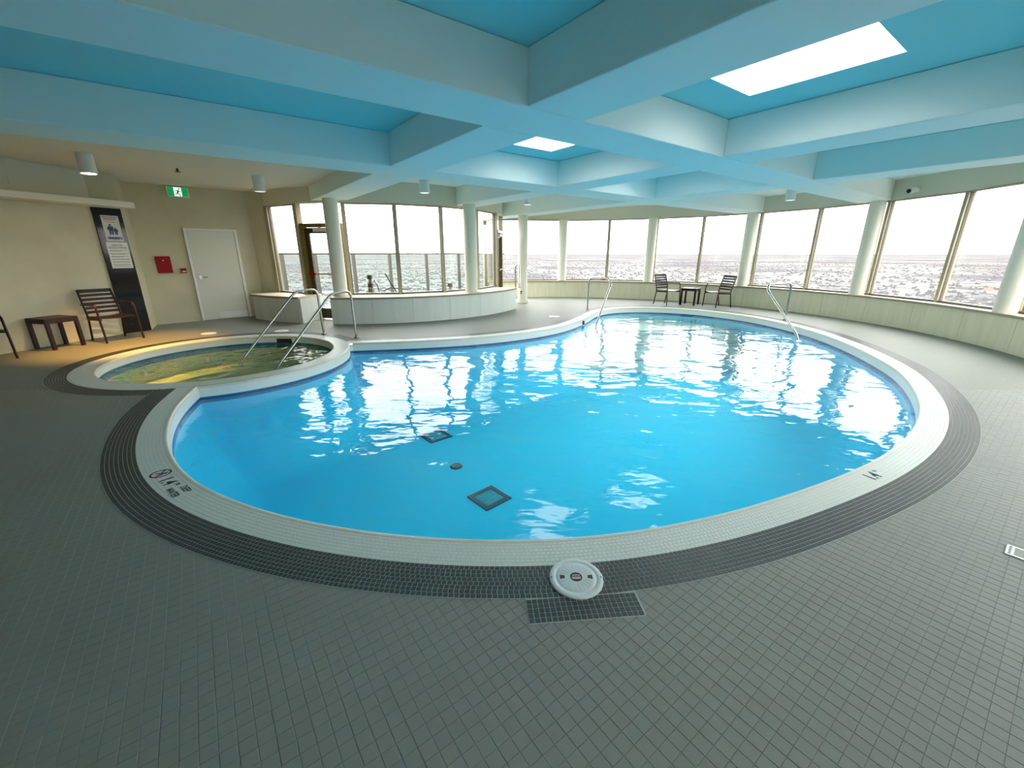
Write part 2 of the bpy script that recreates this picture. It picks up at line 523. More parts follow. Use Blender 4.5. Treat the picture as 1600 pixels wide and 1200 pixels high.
def near_tiles():
    """grid tiles close enough to be told apart; the largest in view become parts, the rest one joined part"""
    ip = np.arange(-170, 230); iq = np.arange(-200, 190)
    I, J = np.meshgrid(ip, iq)
    p = (I + 0.5) * TP; q = (J + 0.5) * TP
    X = p * CA + q * SA; Y = p * SA - q * CA
    ok = inside(ROOM, X, Y) & (Y > -0.9) & (Y < 6.2) & (np.abs(X) < 7.6)
    depth = Y * math.cos(PITCH) + 1.5 * math.sin(PITCH)
    ok &= depth < 4.8
    # drop tiles lying wholly below the dark band or the pool
    inner = [tuple(v) for v in off(-BANDW + 0.05)]
    ok &= ~inside(inner + [SPA], X, Y)
    ok &= np.hypot(X - SPA[0], Y - SPA[1]) > SPA_DARK - 0.05
    # and those wholly below the small dark patch by the lid
    X, Y, depth = X[ok], Y[ok], depth[ok]
    u = 800 + F_PX * X / depth
    yc = Y * math.sin(PITCH) - 1.5 * math.cos(PITCH)
    v = 600 - F_PX * yc / depth
    vis = (u > 5) & (u < 1595) & (v < 1195) & (depth > 0.3)
    vis &= ~inside([tuple(w) for w in off(-BANDW)] + [SPA], X, Y)
    key = np.where(vis, depth, 1e9)
    order = np.argsort(key)
    return X, Y, order
tX, tY, order = near_tiles()
hw = TP / 2 - 0.0011; hb = TP / 2 - 0.0004; tz = 0.0007; i0, i1 = hw - 0.0007, hb - 0.0004
# wide joints run across the grid's first axis, tight ones along it
TV = [(sx * w, sy * d, z) for w, d, z in ((hw, hb, -0.0038), (hw, hb, -tz), (i0, i1, 0)) for sx, sy in ((-1, -1), (1, -1), (1, 1), (-1, 1))]
TF = [(8, 9, 10, 11)] + [(4 + i, 4 + (i + 1) % 4, 8 + (i + 1) % 4, 8 + i) for i in range(4)] + [(i, (i + 1) % 4, 4 + (i + 1) % 4, 4 + i) for i in range(4)]
def joined(V, F, X, Y, ang, z=0.0, jit=0.0):
    """many copies of one small piece as one from_pydata mesh; ang per copy"""
    V = np.array(V); n = len(X)
    ca, sa = np.cos(ang), np.sin(ang)
    zj = RNG.uniform(-jit, jit, n) if jit else np.zeros(n)
    W = np.empty((n, len(V), 3))
    W[:, :, 0] = X[:, None] + ca[:, None] * V[:, 0] - sa[:, None] * V[:, 1]
    W[:, :, 1] = Y[:, None] + sa[:, None] * V[:, 0] + ca[:, None] * V[:, 1]
    W[:, :, 2] = z + V[:, 2] + zj[:, None] * (V[:, 2] > -0.0035)
    mb = MB(); mb.v = W.reshape(-1, 3).tolist()
    Fa = np.array(F)
    mb.f = (Fa[None] + (np.arange(n) * len(V))[:, None, None]).reshape(-1, 4).tolist()
    return mb
one = MB(); one.v = list(TV); one.f = list(TF)
t0 = None
for k, idx in enumerate(order[:300]):
    if t0 is None:
        t0 = one.build('floor_tile', 'floor_tile', fix=False); o = t0
    else:
        o = t0.copy(); C.objects.link(o)
    o.parent = floor
    o.location = (tX[idx], tY[idx], RNG.uniform(-0.0003, 0.0003)); o.rotation_euler = (0, 0, GA)
rest = order[300:]
ft = joined(TV, TF, tX[rest], tY[rest], np.full(len(rest), GA), jit=0.0003).build('floor_tile_field', 'floor_tile', floor, fix=False)
ft['kind'] = 'stuff'
# a bed a hair lower, so the joints between built tiles show as recesses
gb_poly = clip(clip(clip(clip(ROOM, 0, 1, 4.54), 0, -1, 0.85), 1, 0, 7.5), -1, 0, 7.5)
jb = flat_with_holes('joint_bed', gb_poly, [BAND_POLY, [(SPA[0] + 1.9 * math.cos(R(6 * i)), SPA[1] + 1.9 * math.sin(R(6 * i))) for i in range(60)]], -0.0016, None)
jb.build('joint_bed', 'grout', floor)

# ------------------------------------------------------------------ swimming pool
pool = empty('swimming_pool', (1.2, 6.5, 0))
tag(pool, 'large free form swimming pool with blue water line and white mosaic rim', 'pool')
Z_POOL = -1.22
def wall_ring(poly, z0, z1, closed=True):
    mb = MB(); n = len(poly)
    mb.v = [(*p, z0) for p in poly] + [(*p, z1) for p in poly]
    mb.f = [(i, (i + 1) % n, n + (i + 1) % n, n + i) for i in range(n if closed else n - 1)]
    return mb
# basin: shell of plaster below the water line
def basin_mesh():
    B = np.array(BASIN + [BASIN[0]])
    def dist(X, Y):
        best = np.full(X.shape, 1e9)
        for (x0, y0), (x1, y1) in zip(B[:-1], B[1:]):
            dx, dy = x1 - x0, y1 - y0
            t = np.clip(((X - x0) * dx + (Y - y0) * dy) / (dx * dx + dy * dy + 1e-12), 0, 1)
            best = np.minimum(best, np.hypot(X - x0 - t * dx, Y - y0 - t * dy))
        return best
    gx, gy = np.meshgrid(np.arange(-3.9, 6.5, 0.08), np.arange(1.6, 12.6, 0.08))
    gx, gy = gx.ravel(), gy.ravel()
    ok = inside(BASIN, gx, gy); gx, gy = gx[ok], gy[ok]
    d = dist(gx, gy)
    I = np.round(gx / 0.08).astype(int); J = np.round(gy / 0.08).astype(int)
    ok = (d > 0.03) & ((d < 0.75) | ((I % 5 == 0) & (J % 5 == 0))); gx, gy, d = gx[ok], gy[ok], d[ok]
    n = len(BASIN)
    pts = [Vector(p) for p in BASIN] + [Vector((a, b)) for a, b in zip(gx, gy)]
    v, e, f, _, _, _ = delaunay_2d_cdt(pts, [(i, (i + 1) % n) for i in range(n)], [], 1, 1e-6)
    vx = np.array([(p.x, p.y) for p in v]); dd_ = dist(vx[:, 0], vx[:, 1])
    top, rc = -0.21, 0.62
    k = np.clip(1 - dd_ / rc, 0, 1)
    z = Z_POOL + (top - Z_POOL) * (1 - np.sqrt(np.clip(1 - k ** 2.0, 0, 1)))
    mb = MB(); mb.v = [(a, b, c) for (a, b), c in zip(vx, z)]; mb.f = [tuple(t) for t in f]
    return mb
bo = basin_mesh().build('basin', 'plaster', pool, smooth=75, fix=False)
bm = bmesh.new(); bm.from_mesh(bo.data)
for f in bm.faces:
    f.normal_update()
    if f.normal.z < 0: f.normal_flip()
bm.to_mesh(bo.data); bm.free()
wall_ring(BASIN, -0.212, -0.136).build('waterline_band', 'tile_blue', pool)
wall_ring(BASIN, -0.136, -0.028).build('rim_wall', 'tile_white', pool)
# rounded nosing along the lip, tile by tile
def nosing(line, nrm, name, parent, m='nosing', closed=False, span=0.034):
    """bullnose profile swept along a line; nrm points to the water"""
    prof = [(-span, 0.0035), (-0.018, 0.0045), (-0.006, 0.001), (0.0, -0.008), (0.002, -0.03)]
    mb = MB(); n = len(line); k = len(prof)
    for p, nn in zip(line, nrm):
        for d, z in prof: mb.v.append((p[0] + nn[0] * d, p[1] + nn[1] * d, z))
    for i in range(n if closed else n - 1):
        j = (i + 1) % n
        for a in range(k - 1):
            mb.f.append((i * k + a, j * k + a, j * k + a + 1, i * k + a + 1))
    return mb.build(name, m, parent, smooth=60)
keep = dspa(off(COPW)) > SPA_OUT + 0.01
nosing(off(COPW)[keep], NRM[keep], 'nosing', pool)
def strip(d0, d1, z, ok):
    A, B = off(d0), off(d1)
    mb = MB(); n = len(A)
    mb.v = [(*p, z) for p in A] + [(*p, z) for p in B]
    mb.f = [(i, i + 1, n + i + 1, n + i) for i in range(n - 1) if ok[i] and ok[i + 1]]
    return mb
allok = np.ones(len(COPL), bool)
strip(0, COPW - 0.033, 0.001, dspa(COPL) > SPA_OUT - 0.02).build('coping', 'bed_white', pool)
strip(-BANDW, 0, 0.0008, allok).build('border_band', 'bed_dark', pool)
MP = 0.0254
mh = MP / 2 - 0.0016; mt = mh - 0.0006
MV = [(-mh, -mh, -0.003), (mh, -mh, -0.003), (mh, mh, -0.003), (-mh, mh, -0.003), (-mt, -mt, 0), (mt, -mt, 0), (mt, mt, 0), (-mt, mt, 0)]
MF = [(4, 5, 6, 7)] + [(i, (i + 1) % 4, 4 + (i + 1) % 4, 4 + i) for i in range(4)]
def rows(base, nrm, d0, count, sgn, pitch=MP):
    """tile centres on rows parallel to a base line"""
    X, Y, A = [], [], []
    for j in range(count):
        L = base + nrm * (d0 + sgn * (j + 0.5) * pitch)
        s = np.concatenate([[0], np.cumsum(np.hypot(*np.diff(L, axis=0).T))])
        t = np.arange(RNG.uniform(0, 1) * pitch, s[-1], pitch)
        x = np.interp(t, s, L[:, 0]); y = np.interp(t, s, L[:, 1])
        tt = np.gradient(L, axis=0); an = np.unwrap(np.arctan2(tt[:, 1], tt[:, 0]))
        X.append(x); Y.append(y); A.append(np.interp(t, s, an))
    return np.concatenate(X), np.concatenate(Y), np.concatenate(A)
X, Y, A = rows(COPL, NRM, 0, 7, 1)
ok = np.hypot(X - SPA[0], Y - SPA[1]) > SPA_OUT + 0.005
o = joined(MV, MF, X[ok], Y[ok], A[ok], z=0.0022).build('coping_mosaic', 'tile_white', pool, fix=False); o['kind'] = 'stuff'
X, Y, A = rows(COPL, NRM, 0, 8, -1)
ok = (np.hypot(X - SPA[0], Y - SPA[1]) > SPA_OUT + 0.005)
LIDC = (0.309, 1.633)
ok &= np.hypot(X - LIDC[0], Y - LIDC[1]) > 0.118
o = joined(MV, MF, X[ok], Y[ok], A[ok], z=0.0022, jit=0.0002).build('border_mosaic', 'tile_dark', pool, fix=False); o['kind'] = 'stuff'
# dark patch that frames the lid: its tiles are the nearest ones
pa, pb = Vector((0.062, 1.507)), Vector((0.575, 1.552))
px = (pb - pa).normalized(); py = Vector((px.y, -px.x))
pt0 = None
bed = [pa + py * -0.02, pb + py * -0.02, pb + py * 0.132, pa + py * 0.132]
MB().add([(v.x, v.y, 0.0007) for v in bed], [(0, 3, 2, 1)]).build('patch_bed', 'bed_dark', pool)
one = MB(); one.v = list(MV); one.f = list(MF)
nx = int((pb - pa).length / MP)
for j in range(5):
    for i in range(nx):
        c = pa + px * ((i + 0.5) * MP) + py * ((j + 0.5) * MP + 0.001)
        if math.hypot(c.x - LIDC[0], c.y - LIDC[1]) < 0.118: continue
        if pt0 is None:
            pt0 = one.build('mosaic_tile', 'tile_dark', fix=False); o = pt0
        else:
            o = pt0.copy(); C.objects.link(o)
        o.parent = pool; o.matrix_parent_inverse = pool.matrix_basis.inverted()
        o.location = (c.x, c.y, 0.0022); o.rotation_euler = (0, 0, math.atan2(px.y, px.x))
# entry steps at the far end, each a slab across the bay
def half(poly, a, b, c): return clip(poly, a, b, c)
sd = Vector((-0.09, 0.996)).normalized()                      # steps climb this way
for k, (dist, zt) in enumerate(((9.25, -0.92), (9.63, -0.64), (10.0, -0.36))):
    poly = clip(BASIN, -sd.x, -sd.y, -dist)
    poly = [(p[0] + (1.2 - p[0]) * 0.002, p[1] + (6.5 - p[1]) * 0.002) for p in poly]
    st = MB().prism(poly, Z_POOL + 0.01, zt).build('step', 'step', pool)
    poly2 = clip(poly, sd.x, sd.y, dist + 0.06)
    MB().prism(poly2, zt + 0.002, zt + 0.008).build('step_edge', 'tile_blue', st)
# main drains and the round outlet on the pool floor
def drain(c, ang, s, parent):
    fr = MB(); w = 0.055
    ca, sa = math.cos(ang), math.sin(ang)
    def T(x, y): return (c[0] + ca * x - sa * y, c[1] + sa * x + ca * y)
    outer = [(-s, -s), (s, -s), (s, s), (-s, s)]
    for i in range(4):
        a, b = outer[i], outer[(i + 1) % 4]
        ia, ib = tuple(v * (s - w) / s for v in a), tuple(v * (s - w) / s for v in b)
        fr.prism([T(*a), T(*b), T(*ib), T(*ia)], Z_POOL + 0.001, Z_POOL + 0.012)
    fr_o = fr.build('drain_frame', 'drain_dark', parent)
    r = s - w
    gr = MB().prism([T(-r, -r), T(r, -r), T(r, r), T(-r, r)], Z_POOL + 0.001, Z_POOL + 0.006)
    for k in range(-3, 4):
        y = k * r / 3.6
        gr.prism([T(-r * .92, y - .008), T(r * .92, y - .008), T(r * .92, y + .008), T(-r * .92, y + .008)], Z_POOL + 0.006, Z_POOL + 0.014)
    gr.build('drain_grate', 'drain', fr_o)
drain((-0.265, 4.23), R(42), 0.185, pool)
drain((-1.19, 5.95), R(40), 0.19, pool)
mb = MB().cyl(-0.745, 4.98, 0.085, Z_POOL + 0.001, Z_POOL + 0.02, 24, 0.07)
mb.build('floor_outlet', 'drain_dark', pool, smooth=40)
# dark return fitting in the rim wall by the left handrail
i_ = int(np.argmin(np.hypot(LIP[:, 0] - 1.72, LIP[:, 1] - 10.0)))
nv_ = np.array([1.0, -0.45]); nv_ /= np.hypot(*nv_)
MB().tube([(LIP[i_, 0] + nv_[0] * .001, LIP[i_, 1] + nv_[1] * .001, -0.085), (LIP[i_, 0] + nv_[0] * .03, LIP[i_, 1] + nv_[1] * .03, -0.085)], 0.045, 16).build('wall_inlet', 'black', pool, smooth=40)
# lettering set into the coping
def coping_frame(px_xy, shift=(0, 0), z=0.0030):
    L = off(COPW / 2 - 0.01)
    i = int(np.argmin(np.hypot(L[:, 0] - px_xy[0], L[:, 1] - px_xy[1])))
    _, t = normals(COPL)
    tv = Vector((*t[i], 0)); nv = Vector((*NRM[i], 0))
    o = Vector((*L[i], z)) + tv * shift[0] + nv * shift[1]
    return frame3(o, tv, nv)
def letters(xy, body, size, shift, m='ink', sx=1.0):
    return text_obj('depth_marking', body, size, m, coping_frame(xy, shift) @ Matrix.Diagonal((sx, 1, 1, 1)), pool)
PL = (-2.40, 2.49)
letters(PL, '1.4', 0.115, (0.0, -0.005), sx=0.85)
letters(PL, 'm', 0.05, (0.10, 0.03))
letters(PL, 'DEEP', 0.058, (0.215, 0.035), sx=0.8)
letters(PL, 'WATER', 0.058, (0.205, -0.035), sx=0.8)
def ring_mesh(r0, r1, n=28):
    mb = MB()
    for i in range(n):
        a, b = 2 * math.pi * i / n, 2 * math.pi * (i + 1) / n
        mb.add([(r0 * math.cos(a), r0 * math.sin(a), 0), (r1 * math.cos(a), r1 * math.sin(a), 0), (r1 * math.cos(b), r1 * math.sin(b), 0), (r0 * math.cos(b), r0 * math.sin(b), 0)], [(0, 1, 2, 3)])
    return mb
def placed(mb, mw, name, m, parent):
    mb.v = [tuple(mw @ Vector(v)) for v in mb.v]
    return mb.build(name, m, parent)
mw = coping_frame(PL, (-0.165, 0.0))
rg = ring_mesh(0.052, 0.064)
rg.add([(-0.047, 0.033, 0.0002), (-0.036, 0.044, 0.0002), (0.047, -0.033, 0.0002), (0.036, -0.044, 0.0002)], [(0, 1, 3, 2)] if False else [(0, 2, 3, 1)])
sym = placed(rg, mw, 'no_diving_ring', 'ink_red', pool)
dv = MB()
dv.add([(-0.03, -0.02, 0), (-0.022, -0.028, 0), (0.02, 0.014, 0), (0.012, 0.022, 0)], [(0, 1, 2, 3)])
dv.add([(0.018 + 0.011 * math.cos(a), 0.024 + 0.011 * math.sin(a), 0) for a in [2 * math.pi * i / 10 for i in range(10)]], [tuple(range(10))])
dv.add([(-0.012, 0.012, 0), (-0.006, 0.004, 0), (0.03, -0.004, 0), (0.03, 0.004, 0)], [(0, 1, 2, 3)])
placed(dv, mw, 'diver_figure', 'ink', sym)
PR = (2.60, 2.56)
letters(PR, '1.4', 0.115, (-0.01, 0.0), sx=0.85)
letters(PR, 'm', 0.045, (0.09, 0.035), m='ink_grey')

wat = flat_with_holes('pool_water', BASIN, [], WATER_Z, None)
# shrink a touch so the skin does not cut the tiled wall
wat.v = [(x + (1.2 - x) * 0.0006, y + (6.5 - y) * 0.0006, z) for x, y, z in wat.v]
water = wat.build('pool_water', 'pool_water', fix=False)
bm = bmesh.new(); bm.from_mesh(water.data)
for f in bm.faces:
    f.normal_update()
    if f.normal.z < 0: f.normal_flip()
bm.to_mesh(water.data); bm.free()
tag(water, 'bright cyan rippled water filling the large swimming pool', 'water', kind='stuff')

# ------------------------------------------------------------------ hot tub
spa = empty('hot_tub', (SPA[0], SPA[1], 0))
tag(spa, 'round hot tub with white rim and dark mosaic border beside the pool', 'hot tub')
NS = 96
def circ(r, n=NS): return [(SPA[0] + r * math.cos(2 * math.pi * i / n), SPA[1] + r * math.sin(2 * math.pi * i / n)) for i in range(n)]
prof = [(SPA_IN, -0.22), (SPA_IN, -0.48), (SPA_IN - 0.42, -0.50), (SPA_IN - 0.46, -0.85), (0.02, -0.9)]
mb = MB()
for r, z in prof: mb.v += [(*p, z) for p in circ(r)]
for k in range(len(prof) - 1):
    mb.f += [(k * NS + i, k * NS + (i + 1) % NS, (k + 1) * NS + (i + 1) % NS, (k + 1) * NS + i) for i in range(NS)]
mb.f.append(tuple((len(prof) - 1) * NS + i for i in range(NS)))
mb.build('basin', 'spa', spa, smooth=40)
wall_ring(circ(SPA_IN), -0.22, -0.115).build('waterline_band', 'tile_blue', spa, smooth=40)
wall_ring(circ(SPA_IN), -0.115, -0.028).build('rim_wall', 'tile_white', spa, smooth=40)
cl = np.array(circ(SPA_IN)); cn = (np.array(SPA) - cl) / SPA_IN
nosing(cl, cn, 'nosing', spa, closed=True)
def annulus(r0, r1, z, n=NS, a0=0, a1=360):
    mb = MB()
    A = [R(a0 + (a1 - a0) * i / n) for i in range(n + 1)]
    mb.v = [(SPA[0] + r0 * math.cos(a), SPA[1] + r0 * math.sin(a), z) for a in A] + [(SPA[0] + r1 * math.cos(a), SPA[1] + r1 * math.sin(a), z) for a in A]
    mb.f = [(i, i + 1, n + 2 + i, n + 1 + i) for i in range(n)]
    return mb
annulus(SPA_IN + 0.033, SPA_OUT, 0.0012).build('coping', 'bed_white', spa)
# rim pieces that close the two corners between the hot tub and the pool edge
for jx, jy in (LIP[0], LIP[-1]):
    ring_ = [(jx + 0.27 * math.cos(R(15 * i)), jy + 0.27 * math.sin(R(15 * i))) for i in range(24)]
    cf = flat_with_holes('c', ring_, [BASIN, circ(SPA_IN + 0.02)], 0.0004, None)
    cf.build('corner_piece', 'tile_white', spa)
# outer lip of the rim where it stands over the pool
ta = math.degrees(math.atan2(LIP[-1][1] - SPA[1], LIP[-1][0] - SPA[0])); tb = math.degrees(math.atan2(LIP[0][1] - SPA[1], LIP[0][0] - SPA[0]))
arcp = np.array(spa_arc(LIP[-1], LIP[0], SPA_OUT, 60, False))
nosing(arcp, (arcp - np.array(SPA)) / SPA_OUT, 'pool_side_nosing', spa)
AR = np.array([(SPA[0] + SPA_IN * math.cos(a), SPA[1] + SPA_IN * math.sin(a)) for a in np.linspace(0, 2 * math.pi, 400)])
X, Y, A = rows(AR, (AR - np.array(SPA)) / SPA_IN, 0.034, 8, 1)
o = joined(MV, MF, X, Y, A, z=0.0024).build('coping_mosaic', 'tile_white', spa, fix=False); o['kind'] = 'stuff'
# dark border only on the deck side
pd0 = off(-BANDW)
a_front = math.degrees(math.atan2(4.42 - SPA[1], -4.0 - SPA[0])) - 1
a_far = math.degrees(math.atan2(COPL[-1][1] + 0.1 - SPA[1], COPL[-1][0] - SPA[0]))
annulus(SPA_OUT, SPA_DARK, 0.0006, 90, a_far, a_front + 360).build('border_band', 'bed_dark', spa)
AR2 = np.array([(SPA[0] + SPA_OUT * math.cos(a), SPA[1] + SPA_OUT * math.sin(a)) for a in np.linspace(R(a_far), R(a_front + 360), 400)])
X, Y, A = rows(AR2, (AR2 - np.array(SPA)) / SPA_OUT, 0.0, 8, 1)
ok = ~inside(BAND_POLY, X, Y)
o = joined(MV, MF, X[ok], Y[ok], A[ok], z=0.002).build('border_mosaic', 'tile_dark', spa, fix=False); o['kind'] = 'stuff'
# skimmer mouth and small fitting in the rim wall
a = math.atan2(7.72 - SPA[1], -4.33 - SPA[0])
mb = MB().arc(SPA, SPA_IN - 0.012, SPA_IN + 0.01, math.degrees(a) - 5.5, math.degrees(a) + 5.5, -0.125, -0.045, 6)
mb.build('skimmer_mouth', 'black', spa)
for k in range(4):
    aj = R(100 + 38 * k)
    MB().cyl(SPA[0] + (SPA_IN - .01) * math.cos(aj), SPA[1] + (SPA_IN - .01) * math.sin(aj), 0.03, -0.36, -0.30, 14).build('jet', 'white', spa)
sw = MB(); sw.v = [(SPA[0], SPA[1], -0.135)] + [(*p, -0.135) for p in circ(SPA_IN - 0.002)]
sw.f = [(0, 1 + i, 1 + (i + 1) % NS) for i in range(NS)]
o = sw.build('hot_tub_water', 'spa_water', fix=False)
tag(o, 'churning green tinted water inside the round hot tub', 'water', kind='stuff')

# ------------------------------------------------------------------ ceiling and beams
SKYL = [(4.0, 4.78, -2.46, -1.27), (4.0, 4.78, -5.42, -4.22), (6.5, 7.28, -5.38, -4.20)]
holes = [[PQ(a, c), PQ(b, c), PQ(b, d), PQ(a, d)] for a, b, c, d in SKYL]
ceil_o = flat_with_holes('ceiling', ROOM, holes, Z_SLAB, None).build('ceiling', 'ceiling_panel', fix=False)
tag(ceil_o, 'coffered ceiling coloured with turquoise pool light, with deep crossing beams', kind='structure')
QB = [(-6.57, -5.87), (-3.60, -2.96), (-0.30, 0.35), (2.6, 3.25)]
PB = [(-8.2, -7.56), (-5.25, -4.61), (-2.45, -1.81), (2.35, 2.98), (5.35, 5.95), (8.09, 8.70)]
for q0, q1 in QB:
    poly = clip_pq(ROOM, -12, 14, q0, q1)
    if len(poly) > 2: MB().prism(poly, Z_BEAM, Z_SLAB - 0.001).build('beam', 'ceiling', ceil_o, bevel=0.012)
edges_q = [-14] + [v for b in QB for v in b] + [14]
for p0, p1 in PB:
    for i in range(0, len(edges_q), 2):
        if i == 0 and p0 < 2: continue                      # the plain lowered ceiling by the left wall has no beams
        poly = clip_pq(ROOM, p0, p1, edges_q[i], edges_q[i + 1])
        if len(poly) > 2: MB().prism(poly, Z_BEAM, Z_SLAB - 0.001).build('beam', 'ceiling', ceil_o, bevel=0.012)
# plain lowered ceiling at the left
poly = clip_pq(ROOM, -14, 2.35, -14, -6.57)
MB().prism(poly, Z_LOW, Z_SLAB - 0.002).build('lowered_panel', 'ceiling_plain', ceil_o)
# plain plaster where the outer cells end at the windows
for p0, p1, q0, q1 in ((2.98, 5.35, -14, -6.57), (5.95, 8.09, -14, -6.57), (8.70, 14, -14, -6.57), (8.70, 14, -5.87, -3.6), (8.70, 14, -2.96, -0.30)):
    poly = clip_pq(ROOM, p0, p1, q0, q1)
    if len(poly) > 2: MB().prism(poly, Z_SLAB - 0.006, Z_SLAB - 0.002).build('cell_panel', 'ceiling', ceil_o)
# roof slab above, pierced by the skylights
def slab_ring(holes):
    out = MB()
    return out
for k, (a, b, c, d) in enumerate(SKYL):
    sk = empty('window_%d' % (40 + k), (*PQ((a + b) / 2, (c + d) / 2), Z_SLAB))
    tag(sk, ['long bright skylight in the coffer at upper right', 'small looking bright skylight in the middle coffer', 'skylight in the coffer hidden behind the cross beam'][k], kind='structure')
    t = 0.03
    for p in ([PQ(a, c - t), PQ(b, c - t), PQ(b, c), PQ(a, c)], [PQ(a, d), PQ(b, d), PQ(b, d + t), PQ(a, d + t)],
              [PQ(a - t, c - t), PQ(a, c - t), PQ(a, d + t), PQ(a - t, d + t)], [PQ(b, c - t), PQ(b + t, c - t), PQ(b + t, d + t), PQ(b, d + t)]):
        MB().prism(p, Z_SLAB + 0.001, Z_SLAB + 0.22).build('shaft_side', 'white', sk)
    MB().prism([PQ(a - t, c - t), PQ(b + t, c - t), PQ(b + t, d + t), PQ(a - t, d + t)], Z_SLAB + 0.221, Z_SLAB + 0.235).build('pane', 'glass', sk)
roof_holes = [[PQ(a - .03, c - .03), PQ(b + .03, c - .03), PQ(b + .03, d + .03), PQ(a - .03, d + .03)] for a, b, c, d in SKYL]
rf = flat_with_holes('roof', ROOM, roof_holes, Z_SLAB + 0.2, None).build('roof_deck', 'concrete', ceil_o, fix=False)

# ------------------------------------------------------------------ left and rear walls
def wall_line(name, pts, z0, z1, w, m, label, side=1):
    """wall built outside a plan line (thickness to the left of its direction when side=1)"""
    P_ = np.array(pts, float)
    t = np.gradient(P_, axis=0); t /= np.hypot(t[:, 0], t[:, 1])[:, None]
    n = np.column_stack([-t[:, 1], t[:, 0]]) * side
    O_ = P_ + n * w
    mb = MB()
    for i in range(len(P_) - 1):
        mb.prism([tuple(P_[i]), tuple(P_[i + 1]), tuple(O_[i + 1]), tuple(O_[i])], z0, z1)
    o = mb.build(name, m)
    bm = bmesh.new(); bm.from_mesh(o.data); bmesh.ops.remove_doubles(bm, verts=bm.verts, dist=1e-4)
    bm.to_mesh(o.data); bm.free()
    tag(o, label, kind='structure')
    return o
wall_left = wall_line('wall_left', LEFT, -0.06, Z_SLAB + 0.2, 0.12, 'wall', 'beige plastered wall at the left behind the table and chair')
wall_door = wall_line('wall_door', [LEFT[-1], JOG], -0.06, Z_SLAB + 0.2, 0.1, 'wall', 'short return of beige wall beside the black granite panel')
wall_door2 = wall_line('wall_service', [JOG, DOORW], -0.06, Z_SLAB + 0.2, 0.12, 'wall', 'beige wall holding the pale door and the red cabinet')
wall_line('wall_rear', [RE, (-8.35, -3.0)], -0.06, Z_SLAB + 0.2, 0.12, 'wall', 'plain beige wall closing the room behind the viewer', side=-1)
pa_, pb_ = DOORW, pol(C2, R_WIN2, A_L)
wall_line('wall_corner', [pa_, pb_], -0.06, Z_SLAB + 0.2, 0.1, 'wall', 'narrow strip of beige wall between the pale door and the balcony window')

# plaster bulkhead with projecting ledge above the seats on the left
lw = [Vector(p) for p in LEFT[2:]]
fa = [(-8.12, 5.4), (-7.93, 6.25), (-7.78, 7.0), (-7.60, 8.05)]
bk = MB()
for i in range(3):
    a, b = Vector(fa[i]), Vector(fa[i + 1]); d = (b - a).normalized(); n = Vector((d.y, -d.x))
    bk.prism([tuple(a), tuple(b), tuple(b + n * 0.10), tuple(a + n * 0.10)], 2.42, Z_LOW)
bkh = bk.build('wall_bulkhead', 'wall_upper')
tag(bkh, 'grey bulkhead above the projecting white ledge on the left wall', kind='structure')
lg = MB().prism([(-8.3, 5.2), (-7.93, 5.2), (-7.50, 6.62), (-6.98, 8.25), (-7.02, 8.38), (-7.45, 8.45), (-7.62, 8.02), (-7.80, 7.0), (-7.95, 6.25), (-8.14, 5.4)], 2.30, 2.40)
lo = lg.build('trim_1', 'column', bevel=0.008)
tag(lo, 'long white ledge projecting over the seats at the left wall', kind='structure')

# black granite panel
gd = (Vector(LEFT[-1]) - Vector(LEFT[-2])).normalized(); gn = Vector((gd.y, -gd.x))
g0, g1 = Vector(LEFT[-1]) - gd * 0.46, Vector(LEFT[-1]) - gd * 0.02
gp = MB().prism([tuple(g0 + gn * .001), tuple(g1 + gn * .001), tuple(g1 + gn * 0.03), tuple(g0 + gn * 0.03)], 0.002, 2.30).build('granite_panel', 'granite', bevel=0.003)
tag(gp, 'tall polished black granite panel carrying two notices behind the chair', 'panel')
def on_panel(u, z, e=0.0):
    """point on the granite face: u metres from its left edge"""
    p = g0 + gd * u + gn * (0.0305 + e)
    return Vector((p.x, p.y, z))
GX, GY = Vector((gd.x, gd.y, 0)), Vector((0, 0, 1))
def sheet(name, u0, u1, z0, z1, m, e, label, cat):
    root = empty(name, on_panel((u0 + u1) / 2, z0, e))
    a, b = on_panel(u0, 0, e), on_panel(u1, 0, e); n = Vector((gn.x, gn.y, 0)) * 0.003
    MB().prism([(a.x, a.y), (b.x, b.y), (b.x + n.x, b.y + n.y), (a.x + n.x, a.y + n.y)], z0, z1).build('sheet', m, root)
    tag(root, label, cat)
    return root
def patch(root, name, u0, u1, z0, z1, m, e):
    a, b = on_panel(u0, 0, e), on_panel(u1, 0, e); n = Vector((gn.x, gn.y, 0)) * 0.0008
    return MB().prism([(a.x, a.y), (b.x, b.y), (b.x + n.x, b.y + n.y), (a.x + n.x, a.y + n.y)], z0, z1).build(name, m, root)
po = sheet('notice_poster', 0.10, 0.365, 1.72, 2.17, 'paper2', 0.0, 'pale upper poster with a navy adult and child above a blue bar', 'poster')
E1 = 0.0032
patch(po, 'title_line', 0.115, 0.35, 2.138, 2.150, 'ink_red', E1)
patch(po, 'title_line', 0.13, 0.325, 2.105, 2.118, 'ink_red', E1)
patch(po, 'text_line', 0.13, 0.30, 2.078, 2.085, 'ink_grey', E1)
patch(po, 'text_line', 0.15, 0.31, 2.052, 2.060, 'ink_grey', E1)
patch(po, 'blue_bar', 0.13, 0.35, 1.755, 1.795, 'ink_blue2', E1)
patch(po, 'bar_lettering', 0.305, 0.34, 1.77, 1.78, 'paper', E1 + 0.001)
